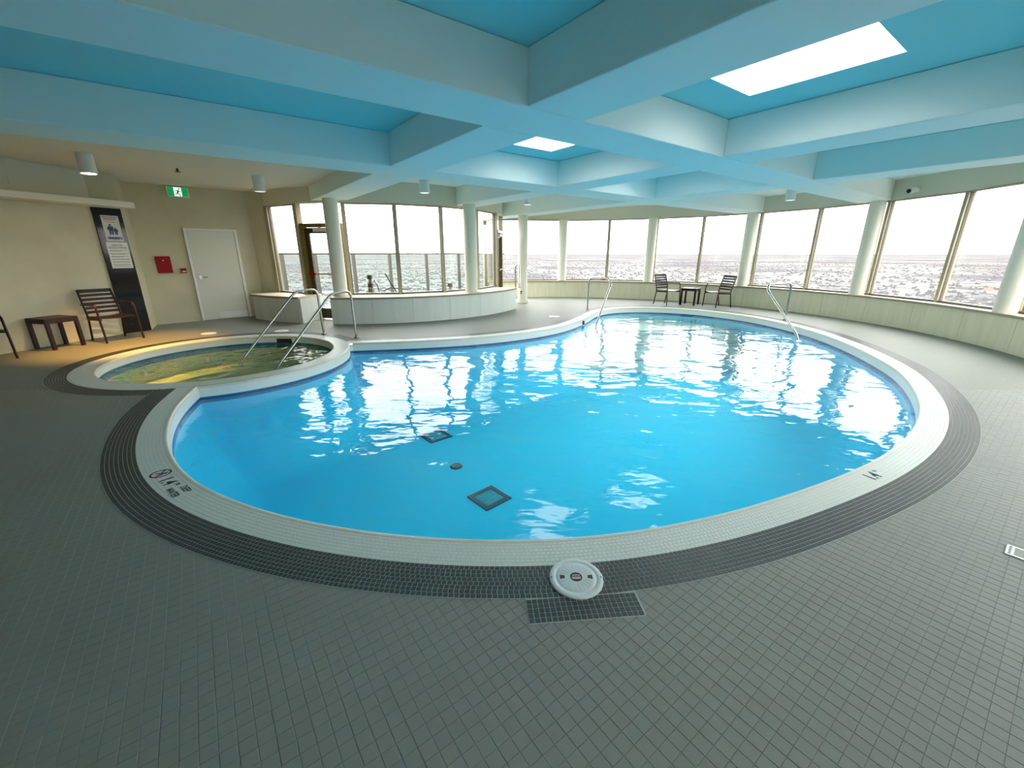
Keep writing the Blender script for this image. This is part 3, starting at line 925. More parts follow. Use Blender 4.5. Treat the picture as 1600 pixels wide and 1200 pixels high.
def figure(u, z, h, name):
    mb = MB()
    mw = frame3(on_panel(u, z, E1 + 0.0003), GX, GY)
    pts = [(-.30, .0), (-.06, .0), (-.02, .38), (.02, .38), (.06, .0), (.30 * .9, .0), (.17, .48), (.30, .44), (.33, .50), (.18, .80), (-.18, .80), (-.33, .50), (-.30, .44), (-.17, .48)]
    pts = [(-.17, 0), (-.03, 0), (-.01, .4), (.01, .4), (.03, 0), (.17, 0), (.17, .48), (.25, .42), (.30, .46), (.20, .80), (-.20, .80), (-.30, .46), (-.25, .42), (-.17, .48)]
    mb.add([mw @ Vector((x * h, y * h, 0)) for x, y in pts], [tuple(range(len(pts)))])
    mb.add([mw @ Vector((.11 * h * math.cos(a), (.91 + .10 * math.sin(a)) * h, 0)) for a in [2 * math.pi * i / 12 for i in range(12)]], [tuple(range(12))])
    return mb.build(name, 'ink_blue', po)
figure(0.205, 1.835, 0.185, 'adult_figure')
figure(0.278, 1.835, 0.125, 'child_figure')
pn = sheet('rules_notice', 0.075, 0.405, 1.23, 1.70, 'paper', 0.0, 'white lower notice headed health regulations in black lettering', 'notice')
mw = frame3(on_panel(0.235, 1.645, E1 + .0006), GX, GY)
text_obj('heading', 'HEALTH', 0.045, 'ink', mw, pn)
mw = frame3(on_panel(0.235, 1.600, E1 + .0006), GX, GY)
text_obj('heading', 'REGULATIONS', 0.042, 'ink', mw, pn)
for k, z in enumerate((1.555, 1.54, 1.50, 1.485, 1.45, 1.435, 1.40, 1.385, 1.35, 1.335, 1.30, 1.285, 1.26)):
    patch(pn, 'text_line', 0.10 + 0.004 * (k % 2), 0.38 - RNG.uniform(0, 0.10) * (k % 2), z - 0.0035, z + 0.0035, 'ink_grey', E1)

# pale service door in its frame, with lever handle
dd = (Vector(DOORW) - Vector(JOG)).normalized(); dn = Vector((dd.y, -dd.x))
def on_dw(t, e=0.0): p = Vector(JOG) + dd * t + dn * e; return (p.x, p.y)
def dslab(t0, t1, z0, z1, e0, e1): return MB().prism([on_dw(t0, e0), on_dw(t1, e0), on_dw(t1, e1), on_dw(t0, e1)], z0, z1)
D0, D1 = 0.89, 1.78
door1 = empty('door_1', (*on_dw((D0 + D1) / 2, 0.0), 0)); tag(door1, 'pale flush service door with a steel lever handle', kind='structure')
dslab(D0, D1, 0.012, 1.98, 0.004, 0.03).build('leaf', 'door', door1, bevel=0.003)
dslab(D0 - 0.055, D0 - 0.003, 0.002, 2.03, 0.002, 0.045).build('jamb', 'white', door1)
dslab(D1 + 0.003, D1 + 0.055, 0.002, 2.03, 0.002, 0.045).build('jamb', 'white', door1)
dslab(D0 - 0.002, D1 + 0.002, 1.983, 2.03, 0.002, 0.045).build('head_jamb', 'white', door1)
dslab(D0 + 0.30, D1 - 0.02, 0.03, 0.17, 0.0305, 0.034).build('kick_plate', 'white', door1)
h = dslab(D0 + 0.055, D0 + 0.115, 0.95, 1.01, 0.0305, 0.045).build('handle_rose', 'steel', door1)
a, b = on_dw(D0 + 0.085, 0.045), on_dw(D0 + 0.085, 0.085); c = on_dw(D0 + 0.20, 0.085)
MB().tube([(*a, 0.98), (*b, 0.98), (*c, 0.98)], 0.011).build('lever', 'steel', h, smooth=40)

# red cabinet and the small red call point
fc = empty('fire_cabinet', (*on_dw(0.36, 0), 1.09)); tag(fc, 'flat red fire cabinet on the beige wall left of the door', 'cabinet')
dslab(0.24, 0.50, 1.09, 1.44, 0.003, 0.03).build('body', 'red', fc)
dslab(0.255, 0.485, 1.105, 1.425, 0.0305, 0.042).build('door', 'red', fc, bevel=0.003)
a, b = on_dw(0.37, 0.042), on_dw(0.37, 0.056)
MB().tube([(*a, 1.355), (*b, 1.355)], 0.012, 10).build('knob', 'white', fc, smooth=40)
pc = empty('fire_call_point', (*on_dw(0.69, 0), 1.08)); tag(pc, 'small red call point with white label near the door handle', 'alarm')
dslab(0.64, 0.74, 1.08, 1.185, 0.003, 0.05).build('body', 'red', pc, bevel=0.004)
dslab(0.66, 0.725, 1.105, 1.13, 0.0505, 0.053).build('label_plate', 'paper', pc)

# running man exit sign
ex = empty('exit_sign', (*on_dw(0.89, 0.0), 2.62)); tag(ex, 'green running man exit sign high on the beige wall', 'sign')
dslab(0.70, 1.08, 2.655, 2.86, 0.004, 0.06).build('housing', 'white', ex, bevel=0.006)
dslab(0.718, 1.062, 2.672, 2.843, 0.0605, 0.062).build('green_face', 'sign_green', ex)
dslab(0.825, 0.955, 2.672, 2.843, 0.0625, 0.064).build('white_square', 'sign_white', ex)
mw = frame3(Vector((*on_dw(0.89, 0.0648), 2.755)), Vector((dd.x, dd.y, 0)), Vector((0, 0, 1)))
rm = MB()
def limb(p, w):
    for a, b in zip(p[:-1], p[1:]):
        a, b = Vector((*a, 0)), Vector((*b, 0)); d = (b - a).normalized(); n = Vector((-d.y, d.x, 0)) * w
        rm.add([mw @ (a - n), mw @ (b - n), mw @ (b + n), mw @ (a + n)], [(0, 1, 2, 3)])
limb([(0.012, 0.03), (-0.008, -0.015)], 0.013); limb([(-0.008, -0.012), (0.022, -0.04), (0.036, -0.078)], 0.008)
limb([(-0.008, -0.015), (-0.022, -0.045), (-0.056, -0.045)], 0.008)
limb([(0.012, 0.034), (-0.022, 0.03), (-0.042, 0.012)], 0.006); limb([(0.014, 0.03), (0.036, 0.006), (0.056, 0.016)], 0.006)
rm.add([mw @ Vector((0.026 + .014 * math.cos(a), 0.058 + .014 * math.sin(a), 0)) for a in [2 * math.pi * i / 12 for i in range(12)]], [tuple(range(12))])
rm.build('running_figure', 'ink', ex)

# ------------------------------------------------------------------ low walls, sills, windows
def bench(name, c, rf, rb, a0, a1, ztop, m, label, inner_front, npanels):
    """low clad wall under the windows: core, separate cladding panels, tan sill with dark edge"""
    r0, r1 = min(rf, rb), max(rf, rb)
    n = max(6, int(abs(a1 - a0) / 2.5))
    if inner_front: core = MB().arc(c, rf + 0.022, rb, a0, a1, -0.06, ztop - 0.045, n)
    else: core = MB().arc(c, rb, rf - 0.022, a0, a1, -0.06, ztop - 0.045, n)
    o = core.build(name, 'frame_dark')
    tag(o, label, kind='structure')
    gap = 0.0025 / rf * 57.3
    for k in range(npanels):
        b0 = a0 + (a1 - a0) * k / npanels; b1 = a0 + (a1 - a0) * (k + 1) / npanels
        s = 1 if a1 > a0 else -1
        if inner_front: pm = MB().arc(c, rf, rf + 0.02, b0 + s * gap, b1 - s * gap, 0.002, ztop - 0.046, 8)
        else: pm = MB().arc(c, rf - 0.02, rf, b0 + s * gap, b1 - s * gap, 0.002, ztop - 0.046, 8)
        pm.build('panel', m, o, smooth=30)
    if inner_front:
        sl = MB().arc(c, rf - 0.03, rb, a0, a1, ztop - 0.043, ztop, n); ed = MB().arc(c, rf - 0.036, rf - 0.031, a0, a1, ztop - 0.045, ztop - 0.012, n)
    else:
        sl = MB().arc(c, rb, rf + 0.03, a0, a1, ztop - 0.043, ztop, n); ed = MB().arc(c, rf + 0.031, rf + 0.036, a0, a1, ztop - 0.045, ztop - 0.012, n)
    so = sl.build('sill', 'sill', o, smooth=30)
    ed.build('sill_edge', 'sill_edge', so, smooth=30)
    return o
Z_SILL = 0.585
bench('wall_far', C1, R_BENCH1, R_WIN1 + 0.1, JA1 - 0.5, A_END, Z_SILL, 'bench', 'long low curved wall with tan sill under the far windows', True, 15)
b1 = bench('wall_balcony', C2, R_BENCH2, R_WIN2 - 0.1, -93.6, -18.2, Z_SILL, 'bench_pale', 'low curved pale wall with tan sill in front of the balcony windows', False, 6)
b2 = bench('wall_balcony_corner', C2, R_BENCH2, R_WIN2 - 0.1, -128.5, -104.5, Z_SILL, 'bench_pale', 'short low wall with tan sill beside the pale service door', False, 2)
for a, par in ((-18.2, b1), (-93.6, b1), (-104.5, b2)):        # end faces
    s = 1 if a in (-18.2, -104.5) else -1
    p, q = pol(C2, R_WIN2 - 0.1, a), pol(C2, R_BENCH2, a)
    t = Vector((-math.sin(R(a)), math.cos(R(a)))) * s * 0.02
    MB().prism([p, q, (q[0] + t.x, q[1] + t.y), (p[0] + t.x, p[1] + t.y)], 0.002, Z_SILL - 0.046).build('end_panel', 'bench_pale', par)
MB().arc(C2, R_WIN2 - 0.1, R_WIN2 + 0.1, -18, JN - 0.5, -0.06, 0.06, 18).build('kerb', 'sill', b1)

# plaster heads above the glass
o = MB().arc(C1, R_WIN1 - 0.08, R_WIN1 + 0.14, JA1, A_END, Z_BEAM - 0.01, Z_SLAB + 0.2, 50).build('wall_far_head', 'wall_upper', smooth=30)
tag(o, 'plaster band above the far curved windows', kind='structure')
o = MB().arc(C2, R_WIN2 - 0.14, R_WIN2 + 0.06, A_L - 1, JN, Z_BEAM - 0.04, Z_SLAB + 0.2, 40).build('wall_balcony_head', 'wall_upper', smooth=30)
tag(o, 'plaster band above the balcony windows', kind='structure')

win_no = [0]
def window(pa, pb, z0, z1, label, m='frame', depth=0.13, face=0.055, transom=None, left=True, right=True, name=None):
    """flat glazed bay between two plan points"""
    win_no[0] += 1
    a, b = Vector(pa), Vector(pb); d = (b - a).normalized()
    root = empty(name or 'window_%d' % win_no[0], (*((a + b) / 2), z0))
    tag(root, label, kind='structure')
    if left: MB().seg(a - d * face / 2, a + d * face / 2, depth, z0, z1).build('mullion', m, root)
    if right: MB().seg(b - d * face / 2, b + d * face / 2, depth, z0, z1).build('mullion', m, root)
    a2, b2 = a + d * face / 2, b - d * face / 2
    MB().seg(a2, b2, depth * .7, z0, z0 + 0.04).build('bottom_rail', 'frame_dark', root)
    MB().seg(a2, b2, depth * .7, z1 - 0.03, z1).build('top_rail', m, root)
    zz = z0 + 0.04
    if transom:
        MB().seg(a2, b2, depth * .8, transom - 0.03, transom + 0.03).build('transom', m, root)
        MB().seg(a2, b2, 0.01, transom + 0.031, z1 - 0.031).build('pane', 'glass', root)
    else:
        MB().seg(a2 + d * .004, b2 - d * .004, 0.01, zz + .001, z1 - 0.031).build('pane', 'glass', root)
        for e, s in ((a2, 1), (b2, -1)):
            MB().seg(e + d * s * 0.001, e + d * s * 0.014, depth * .35, zz + .001, z1 - 0.031).build('gasket', 'frame_dark', root)
    return root
A1 = [JA1 - 1, 86, 73.8, 61, 49.3, 36, 23.8, 11, -1.5, -14.8, A_END]
names = ['tall window beside the balcony corner column', 'window left of the thin far mullion', 'window right of the thin far mullion', 'window behind the left far chair and table',
         'window right of the small far table', 'window behind the right pool handrail', 'window right of the right pool handrail', 'large window below the ceiling camera',
         'last large window before the right end column', 'window at the right edge of the view']
for k in range(len(A1) - 1):
    window(pol(C1, R_WIN1, A1[k]), pol(C1, R_WIN1, A1[k + 1]), Z_SILL, Z_BEAM, 'bright ' + names[k], left=(k == 0), depth=0.15, face=0.06)
A2 = [-90.2, -71.4, -53.0, -34.0, -16.0]
n2 = ['balcony window just right of the bronze door', 'balcony window in the middle of the curve', 'narrow balcony window beside the middle column', 'angled balcony window with tan frames right of the middle column']
for k in range(4):
    window(pol(C2, R_WIN2, A2[k]), pol(C2, R_WIN2, A2[k + 1]), Z_SILL, Z_BEAM - 0.04, n2[k], left=(k == 0), depth=0.13, face=0.055 if k < 2 else 0.07)
window(pol(C2, R_WIN2, A_L), pol(C2, R_WIN2, -109.5), Z_SILL, Z_BEAM - 0.04, 'balcony window between the pale door and the bronze door', depth=0.13, face=0.11)
window(pol(C2, R_WIN2, 3.0), pol(C2, R_WIN2, JN), 0.06, Z_BEAM - 0.04, 'glazed balcony side beyond the second bronze door', depth=0.13, face=0.07)

def bronze_door(name, a0, a1, label, m_frame):
    pa, pb = Vector(pol(C2, R_WIN2, a0)), Vector(pol(C2, R_WIN2, a1)); d = (pb - pa).normalized()
    root = empty(name, (*((pa + pb) / 2), 0)); tag(root, label, kind='structure')
    n = Vector((d.y, -d.x))
    if (n.x * (0 - pa.x) + n.y * (0 - pa.y)) < 0: n = -n
    f = 0.11
    MB().seg(pa + d * .03, pa + d * f, 0.14, 0.005, 2.14).build('jamb', m_frame, root)
    MB().seg(pb - d * f, pb - d * .03, 0.14, 0.005, 2.14).build('jamb', m_frame, root)
    MB().seg(pa + d * f, pb - d * f, 0.14, 2.06, 2.14).build('head_jamb', m_frame, root)
    a, b = pa + d * (f + .004), pb - d * (f + .004)
    L = MB().seg(a, a + d * 0.10, 0.05, 0.03, 2.05).build('stile', 'bronze_dark', root)
    MB().seg(b - d * 0.10, b, 0.05, 0.03, 2.05).build('stile', 'bronze_dark', root)
    MB().seg(a + d * .101, b - d * .101, 0.05, 1.93, 2.05).build('door_rail', 'bronze_dark', root)
    MB().seg(a + d * .101, b - d * .101, 0.05, 0.03, 0.26).build('door_rail', 'bronze_dark', root)
    MB().seg(a + d * .102, b - d * .102, 0.01, 0.262, 1.928).build('pane', 'glass', root)
    # push bar
    q = n * 0.07
    MB().bar((*(a + q + d * .02), 1.05), (*(a + q + d * .16), 1.05), 0.05, 0.06).build('push_bar_end', 'red' if name == 'door_2' else 'bronze_dark', root)
    MB().bar((*(a + q + d * .165), 1.05), (*(b + q), 1.05), 0.03, 0.035).build('push_bar', 'steel', root)
    # overhead closer
    mid = (a + b) / 2 + n * 0.06
    cl_ = MB().bar((*(mid - d * .16), 2.0), (*(mid + d * .16), 2.0), 0.06, 0.07).build('closer', 'white', root)
    MB().bar((*(mid + d * .02), 2.045), (*(mid + n * 0.3 + d * .12), 2.045), 0.02, 0.012).build('closer_arm', 'bronze_dark', cl_)
    # transom glass up to the head
    MB().seg(pa + d * .03, pb - d * .03, 0.01, 2.142, Z_BEAM - 0.045).build('pane', 'glass', root)
    return root
bronze_door('door_2', -109.0, -91.0, 'worn bronze framed glass door to the balcony behind the hot tub rails', 'brass')
bronze_door('door_3', -15.2, 2.2, 'dark bronze framed glass door at the far side of the balcony', 'brass')

# windows along the straight right side, beyond the frame
seg_n = 6
o = MB(); 
P0 = Vector(RB); td = Vector((tx, ty)); nn = Vector((-ty, tx))
if nn.dot(Vector((0, 4)) - P0) < 0: nn = -nn
lowr = MB().prism([tuple(P0 + nn * 0.27), tuple(P0 + td * RLEN + nn * 0.27), tuple(P0 + td * RLEN - nn * 0.1), tuple(P0 - nn * 0.1)], -0.06, Z_SILL).build('wall_right', 'bench')
tag(lowr, 'low straight wall under the windows at the right of the viewer', kind='structure')
hd = MB().prism([tuple(P0 + nn * 0.08), tuple(P0 + td * RLEN + nn * 0.08), tuple(P0 + td * RLEN - nn * 0.14), tuple(P0 - nn * 0.14)], Z_BEAM - 0.01, Z_SLAB + 0.2).build('wall_right_head', 'wall_upper')
tag(hd, 'plaster band above the windows at the right of the viewer', kind='structure')
for k in range(seg_n):
    a = P0 + td * (RLEN * k / seg_n); b = P0 + td * (RLEN * (k + 1) / seg_n)
    window(a, b, Z_SILL + .001, Z_BEAM - 0.011, 'side window number %s along the right wall from the far end' % ['one', 'two', 'three', 'four', 'five', 'six'][k], left=(k == 0))

# ------------------------------------------------------------------ columns
def column(c, z0, label, r=0.15, base=False):
    root = empty('round_column', (c[0], c[1], z0)); tag(root, label, 'column', 'round white columns')
    MB().cyl(c[0], c[1], r, z0, Z_BEAM - 0.001, 40).build('shaft', 'column', root, smooth=40)
    if base: MB().cyl(c[0], c[1], r + 0.035, z0, z0 + 0.09, 40).build('base_collar', 'column', root, smooth=40)
RC1 = R_BENCH1 + 0.12
for a, l in ((86.8, 'thin white column on the far sill left of the left pool handrail'), (62.0, 'white column on the far sill left of the left far chair'), (37.6, 'white column on the far sill right of the right far chair'),
             (12.4, 'white column on the sill between the right pool handrail and the ceiling camera'), (-14.0, 'thick white column cut by the right edge of the view')):
    column(pol(C1, RC1, a), Z_SILL, l, r=0.15)
column(pol(C2, R_BENCH2 - 0.29, -92.0), 0.0, 'white column standing beside the bronze door')
column(pol(C2, R_BENCH2 - 0.26, -44.0), Z_SILL, 'white column on the middle of the pale balcony wall')
column((0.335, 13.55), 0.0, 'white column rising from the floor at the end of the pale balcony wall', base=True)
column(tuple(P0 + td * 2.6 + nn * 0.12), Z_SILL, 'white column on the right wall outside the view')
# small hose bib and short chrome rail by the corner column
hb = empty('wall_tap', (0.25, 13.38, 0.3)); tag(hb, 'tiny dark tap low on the corner column', 'tap')
MB().tube([(0.30, 13.41, 0.33), (0.28, 13.33, 0.33), (0.28, 13.30, 0.28)], 0.014).build('spout', 'black', hb, smooth=40)
MB().tube([(0.25, 13.35, 0.36), (0.32, 13.35, 0.36)], 0.012).build('tap_handle', 'black', hb, smooth=40)
gr = empty('grab_rail', (0.10, 12.05, 0.585)); tag(gr, 'short chrome hoop rail at the end of the pale balcony wall', 'handrail')
gp_ = [(0.10, 12.10, 0.58), (0.10, 12.10, 1.12), (0.115, 12.07, 1.18), (0.15, 12.0, 1.20), (0.19, 11.93, 1.18), (0.205, 11.90, 1.12), (0.205, 11.90, 0.58)]
MB().tube(gp_, 0.02).build('hoop', 'steel', gr, smooth=50)
for p in (gp_[0], gp_[-1]): MB().cyl(p[0], p[1], 0.04, 0.586, 0.6, 16).build('flange', 'steel', gr, smooth=40)

# ------------------------------------------------------------------ balcony and the land below
poly = [pol(C2, R_WIN2 - 0.02, A_L + (JN - A_L) * i / 30) for i in range(31)]
aa0 = JA1; aa1 = 160
poly += [pol(C1, 8.2, aa0 + (aa1 - aa0) * i / 20) for i in range(21)]
bal = MB().prism(poly, -0.25, -0.03).build('balcony_floor', 'concrete'); tag(bal, 'grey concrete floor of the balcony outside', kind='structure')
ra = empty('balcony_railing', pol(C1, R_WIN1 + 0.25, 130) + (-0.03,)); tag(ra, 'tall balcony railing with clear panels and slim posts outside the windows', 'railing')
RR = 8.0
PA = [105.5, 114.55, 123.2, 132.75, 141.8, 150.9, 158.4]
for i, a in enumerate(PA):
    p = pol(C1, RR, a); t = Vector((-math.sin(R(a)), math.cos(R(a))))
    MB().seg(Vector(p) - t * 0.05, Vector(p) + t * 0.05, 0.06, -0.03, 1.47).build('post', 'rail_paint', ra)
    if i:
        q = pol(C1, RR, PA[i - 1]); d = (Vector(q) - Vector(p)).normalized()
        MB().seg(Vector(p) + d * .06, Vector(q) - d * .06, 0.012, 0.05, 1.46).build('clear_panel', 'rail_glass', ra)
MB().tube([(*pol(C1, RR, 102 + i), 1.495) for i in range(60)], 0.028).build('top_rail', 'rail_paint', ra, smooth=40)
# things left out on the balcony
def out_at(ang, r): return pol(C1, r, ang)
def Gpx(u, v, z=0.0):
    """a point at height z found along the viewer's line; used once to measure the place"""
    x = (u - 800) / F_PX; y = (600 - v) / F_PX
    c, s = math.cos(PITCH), math.sin(PITCH)
    d = -s + y * c; t = (z - 1.5) / d
    return (x * t, (c + y * s) * t)
bx = (-3.50, 10.55)
bl = empty('garden_lantern', (*bx, -0.03)); tag(bl, 'small brown two tier lantern on the balcony beside a bent metal frame', 'lantern')
MB().prism([(bx[0] - .05, bx[1] - .05), (bx[0] + .05, bx[1] - .05), (bx[0] + .05, bx[1] + .05), (bx[0] - .05, bx[1] + .05)], -0.03, 0.68).build('base', 'pink_post', bl)
for z0, z1 in ((0.69, 0.80), (0.90, 1.00)):
    w = .052
    MB().prism([(bx[0] - w, bx[1] - w), (bx[0] + w, bx[1] - w), (bx[0] + w, bx[1] + w), (bx[0] - w, bx[1] + w)], z0, z1).build('cap', 'brown_box', bl, bevel=0.008)
MB().cyl(bx[0], bx[1], 0.04, 0.801, 0.899, 12).build('lamp_core', 'pink_post', bl, smooth=40)
fx = (-3.05, 10.75)
fr_ = empty('folded_chair_frame', (*fx, -0.03)); tag(fr_, 'bent dark metal chair frame left out on the balcony', 'chair frame')
MB().tube([(fx[0] - .12, fx[1], 1.02), (fx[0] - .04, fx[1], 0.86), (fx[0] + .10, fx[1], 0.62), (fx[0] + .28, fx[1] + .1, -0.02)], 0.014).build('back_tube', 'black', fr_, smooth=50)
MB().tube([(fx[0] - .42, fx[1], 0.86), (fx[0] - .34, fx[1], 0.72), (fx[0] - .22, fx[1] + .1, -0.02)], 0.01).build('front_tube', 'black', fr_, smooth=50)
MB().tube([(fx[0] - .2, fx[1], 0.60), (fx[0], fx[1], 0.68), (fx[0] + .12, fx[1], 0.66), (fx[0] + .5, fx[1], 0.64)], 0.012).build('seat_tube', 'black', fr_, smooth=50)
bx2 = (-1.62, 11.2)
b_ = empty('junction_box', (*bx2, -0.03)); tag(b_, 'small brown box on a post on the balcony near the middle column', 'box')
MB().prism([(bx2[0] - .06, bx2[1] - .05), (bx2[0] + .06, bx2[1] - .05), (bx2[0] + .06, bx2[1] + .05), (bx2[0] - .06, bx2[1] + .05)], 0.66, 0.76).build('case', 'brown_box', b_)
MB().cyl(bx2[0], bx2[1], 0.03, -0.03, 0.659, 12).build('post', 'pink_post', b_, smooth=40)

def land_mat():
    m = mat('snowy_farmland', (0.2, 0.2, 0.2), 0.95, spec=0.0)
    n, l = m.node_tree.nodes, m.node_tree.links
    b = n['Principled BSDF']
    tc = n.new('ShaderNodeTexCoord')
    def nz(scale, detail, lo, hi):
        t = n.new('ShaderNodeTexNoise'); t.inputs['Scale'].default_value = scale; t.inputs['Detail'].default_value = detail
        l.new(tc.outputs['Object'], t.inputs['Vector'])
        r = n.new('ShaderNodeMapRange'); r.inputs['From Min'].default_value = lo; r.inputs['From Max'].default_value = hi
        l.new(t.outputs['Fac'], r.inputs['Value']); return r
    def mix(f, a, c):
        x = n.new('ShaderNodeMix'); x.data_type = 'RGBA'
        l.new(f.outputs['Result'], x.inputs['Factor'])
        for s, v in ((x.inputs[6], a), (x.inputs[7], c)):
            if isinstance(v, tuple): s.default_value = (*v, 1)
            else: l.new(v.outputs[2], s)
        return x
    K = LAND
    snow = (0.98 * K, 0.97 * K, 0.98 * K); wood = (0.60 * K, 0.54 * K, 0.60 * K); field = (0.90 * K, 0.74 * K, 0.64 * K); town = (0.56 * K, 0.56 * K, 0.60 * K)
    a = mix(nz(0.0011, 6, 0.50, 0.56), snow, wood)
    c = mix(nz(0.0016, 4, 0.57, 0.62), a, field)
    d = mix(nz(0.022, 3, 0.50, 0.62), c, town)
    l.new(d.outputs[2], b.inputs['Base Color'])
    return m
LAND = 0.116
M['land'] = land_mat()
gd_ = MB(); rings = [0.5, 60, 200, 600, 2000, 7000, 22000, 60000]; nseg = 48
for r in rings: gd_.v += [(r * math.cos(2 * math.pi * i / nseg), r * math.sin(2 * math.pi * i / nseg), -78.0) for i in range(nseg)]
for k in range(len(rings) - 1):
    gd_.f += [(k * nseg + i, (k + 1) * nseg + i, (k + 1) * nseg + (i + 1) % nseg, k * nseg + (i + 1) % nseg) for i in range(nseg)]
gl_ = gd_.build('ground', 'land', fix=False); tag(gl_, 'flat snowy farmland and town far below the windows', kind='structure')
bm = bmesh.new(); bm.from_mesh(gl_.data)
for f in bm.faces:
    f.normal_update()
    if f.normal.z < 0: f.normal_flip()
bm.to_mesh(gl_.data); bm.free()
# roofs and tree clumps of the distant town: a pixel or two each, one mass
M['town'] = mat('town_roofs', (0.08, 0.078, 0.083), 0.9, noise=(0.01, 0.5, (1, 1, 1), (0.122, 0.119, 0.122)))
tm = MB()
for k in range(7000):
    th = RNG.uniform(R(20), R(150)); rr = 420 * math.exp(RNG.uniform(0, 2.5))
    x, y = rr * math.cos(th), rr * math.sin(th); w, d_, h_ = RNG.uniform(5, 11), RNG.uniform(5, 10), RNG.uniform(2.5, 5)
    a = RNG.uniform(0, 1.57); ca, sa = math.cos(a), math.sin(a)
    pts = [(x + ca * i * w - sa * j * d_, y + sa * i * w + ca * j * d_) for i, j in ((-.5, -.5), (.5, -.5), (.5, .5), (-.5, .5))]
    b0 = [(*p, -77.9) for p in pts]; t0_ = [(*p, -78 + h_) for p in pts]
    r0 = ((pts[0][0] + pts[3][0]) / 2, (pts[0][1] + pts[3][1]) / 2, -78 + h_ * 1.5); r1 = ((pts[1][0] + pts[2][0]) / 2, (pts[1][1] + pts[2][1]) / 2, -78 + h_ * 1.5)
    tm.add(b0 + t0_ + [r0, r1], [(0, 1, 5, 4), (1, 2, 6, 5), (2, 3, 7, 6), (3, 0, 4, 7), (4, 5, 9, 8), (6, 7, 8, 9), (7, 4, 8), (5, 6, 9)])
o = tm.build('distant_town', 'town', fix=False); tag(o, 'tiny houses and barns scattered over the snowy land outside', 'town', kind='stuff')

# ------------------------------------------------------------------ handrails
def rounded(path, r, n=6):
    P_ = [Vector(p) for p in path]; out = [P_[0]]
    for a, b, c in zip(P_[:-2], P_[1:-1], P_[2:]):
        k = min(r, (b - a).length * .48, (c - b).length * .48)
        s, e = b + (a - b).normalized() * k, b + (c - b).normalized() * k
        for i in range(n + 1):
            t = i / n; out.append(s * (1 - t) ** 2 + b * 2 * t * (1 - t) + e * t * t)
    out.append(P_[-1]); return out
def rail(path, r, label, rad=0.12, feet=None, clamp=None):
    root = empty('handrail', tuple(path[0])); tag(root, label, 'handrail', 'stainless handrails')
    MB().tube(rounded(path, rad), r, 14).build('tube', 'steel', root, smooth=50)
    p = path[0]
    MB().cyl(p[0], p[1], r * 2.1, 0.006, 0.02, 20).build('flange', 'steel', root, smooth=40)
    if clamp:
        a, b = Vector(clamp[0]), Vector(clamp[1])
        MB().tube([a, b], r * 1.35, 14).build('joint_sleeve', 'steel', root, smooth=50)
def spa_rail(base, end, label):
    b, e = Vector((*base, 0)), Vector((*end, 0)); d = (e - b).normalized(); L = (e - b).length
    def T(s, z): v = b + d * s; return (v.x, v.y, z)
    rail([T(0, 0.005), T(0.02, 0.86), T(0.46, 0.85), T(L, -0.12), T(L + 0.12, -0.26)], 0.021, label, rad=0.13)
spa_rail((-3.668, 8.03), (-4.42, 6.72), 'steel handrail curving down into the hot tub, farther left of the pair')
spa_rail((-2.894, 7.643), (-3.56, 6.16), 'steel handrail curving down into the hot tub, nearer the pool')
rail([(2.132, 11.84, 0.005), (2.13, 11.82, 0.86), (2.58, 11.35, 0.86), (2.60, 11.22, 0.72), (1.98, 9.75, -0.10), (1.93, 9.62, -0.3)], 0.023, 'steel pool handrail at the left end of the entry steps', rad=0.12, clamp=[(2.60, 11.22, 0.725), (2.57, 11.14, 0.675)])
rail([(6.44, 9.83, 0.005), (6.42, 9.80, 0.85), (5.64, 9.38, 0.85), (5.60, 9.30, 0.72), (5.80, 8.36, -0.10), (5.815, 8.28, -0.3)], 0.023, 'steel pool handrail at the right end of the entry steps', rad=0.12, clamp=[(5.60, 9.30, 0.725), (5.613, 9.24, 0.67)])

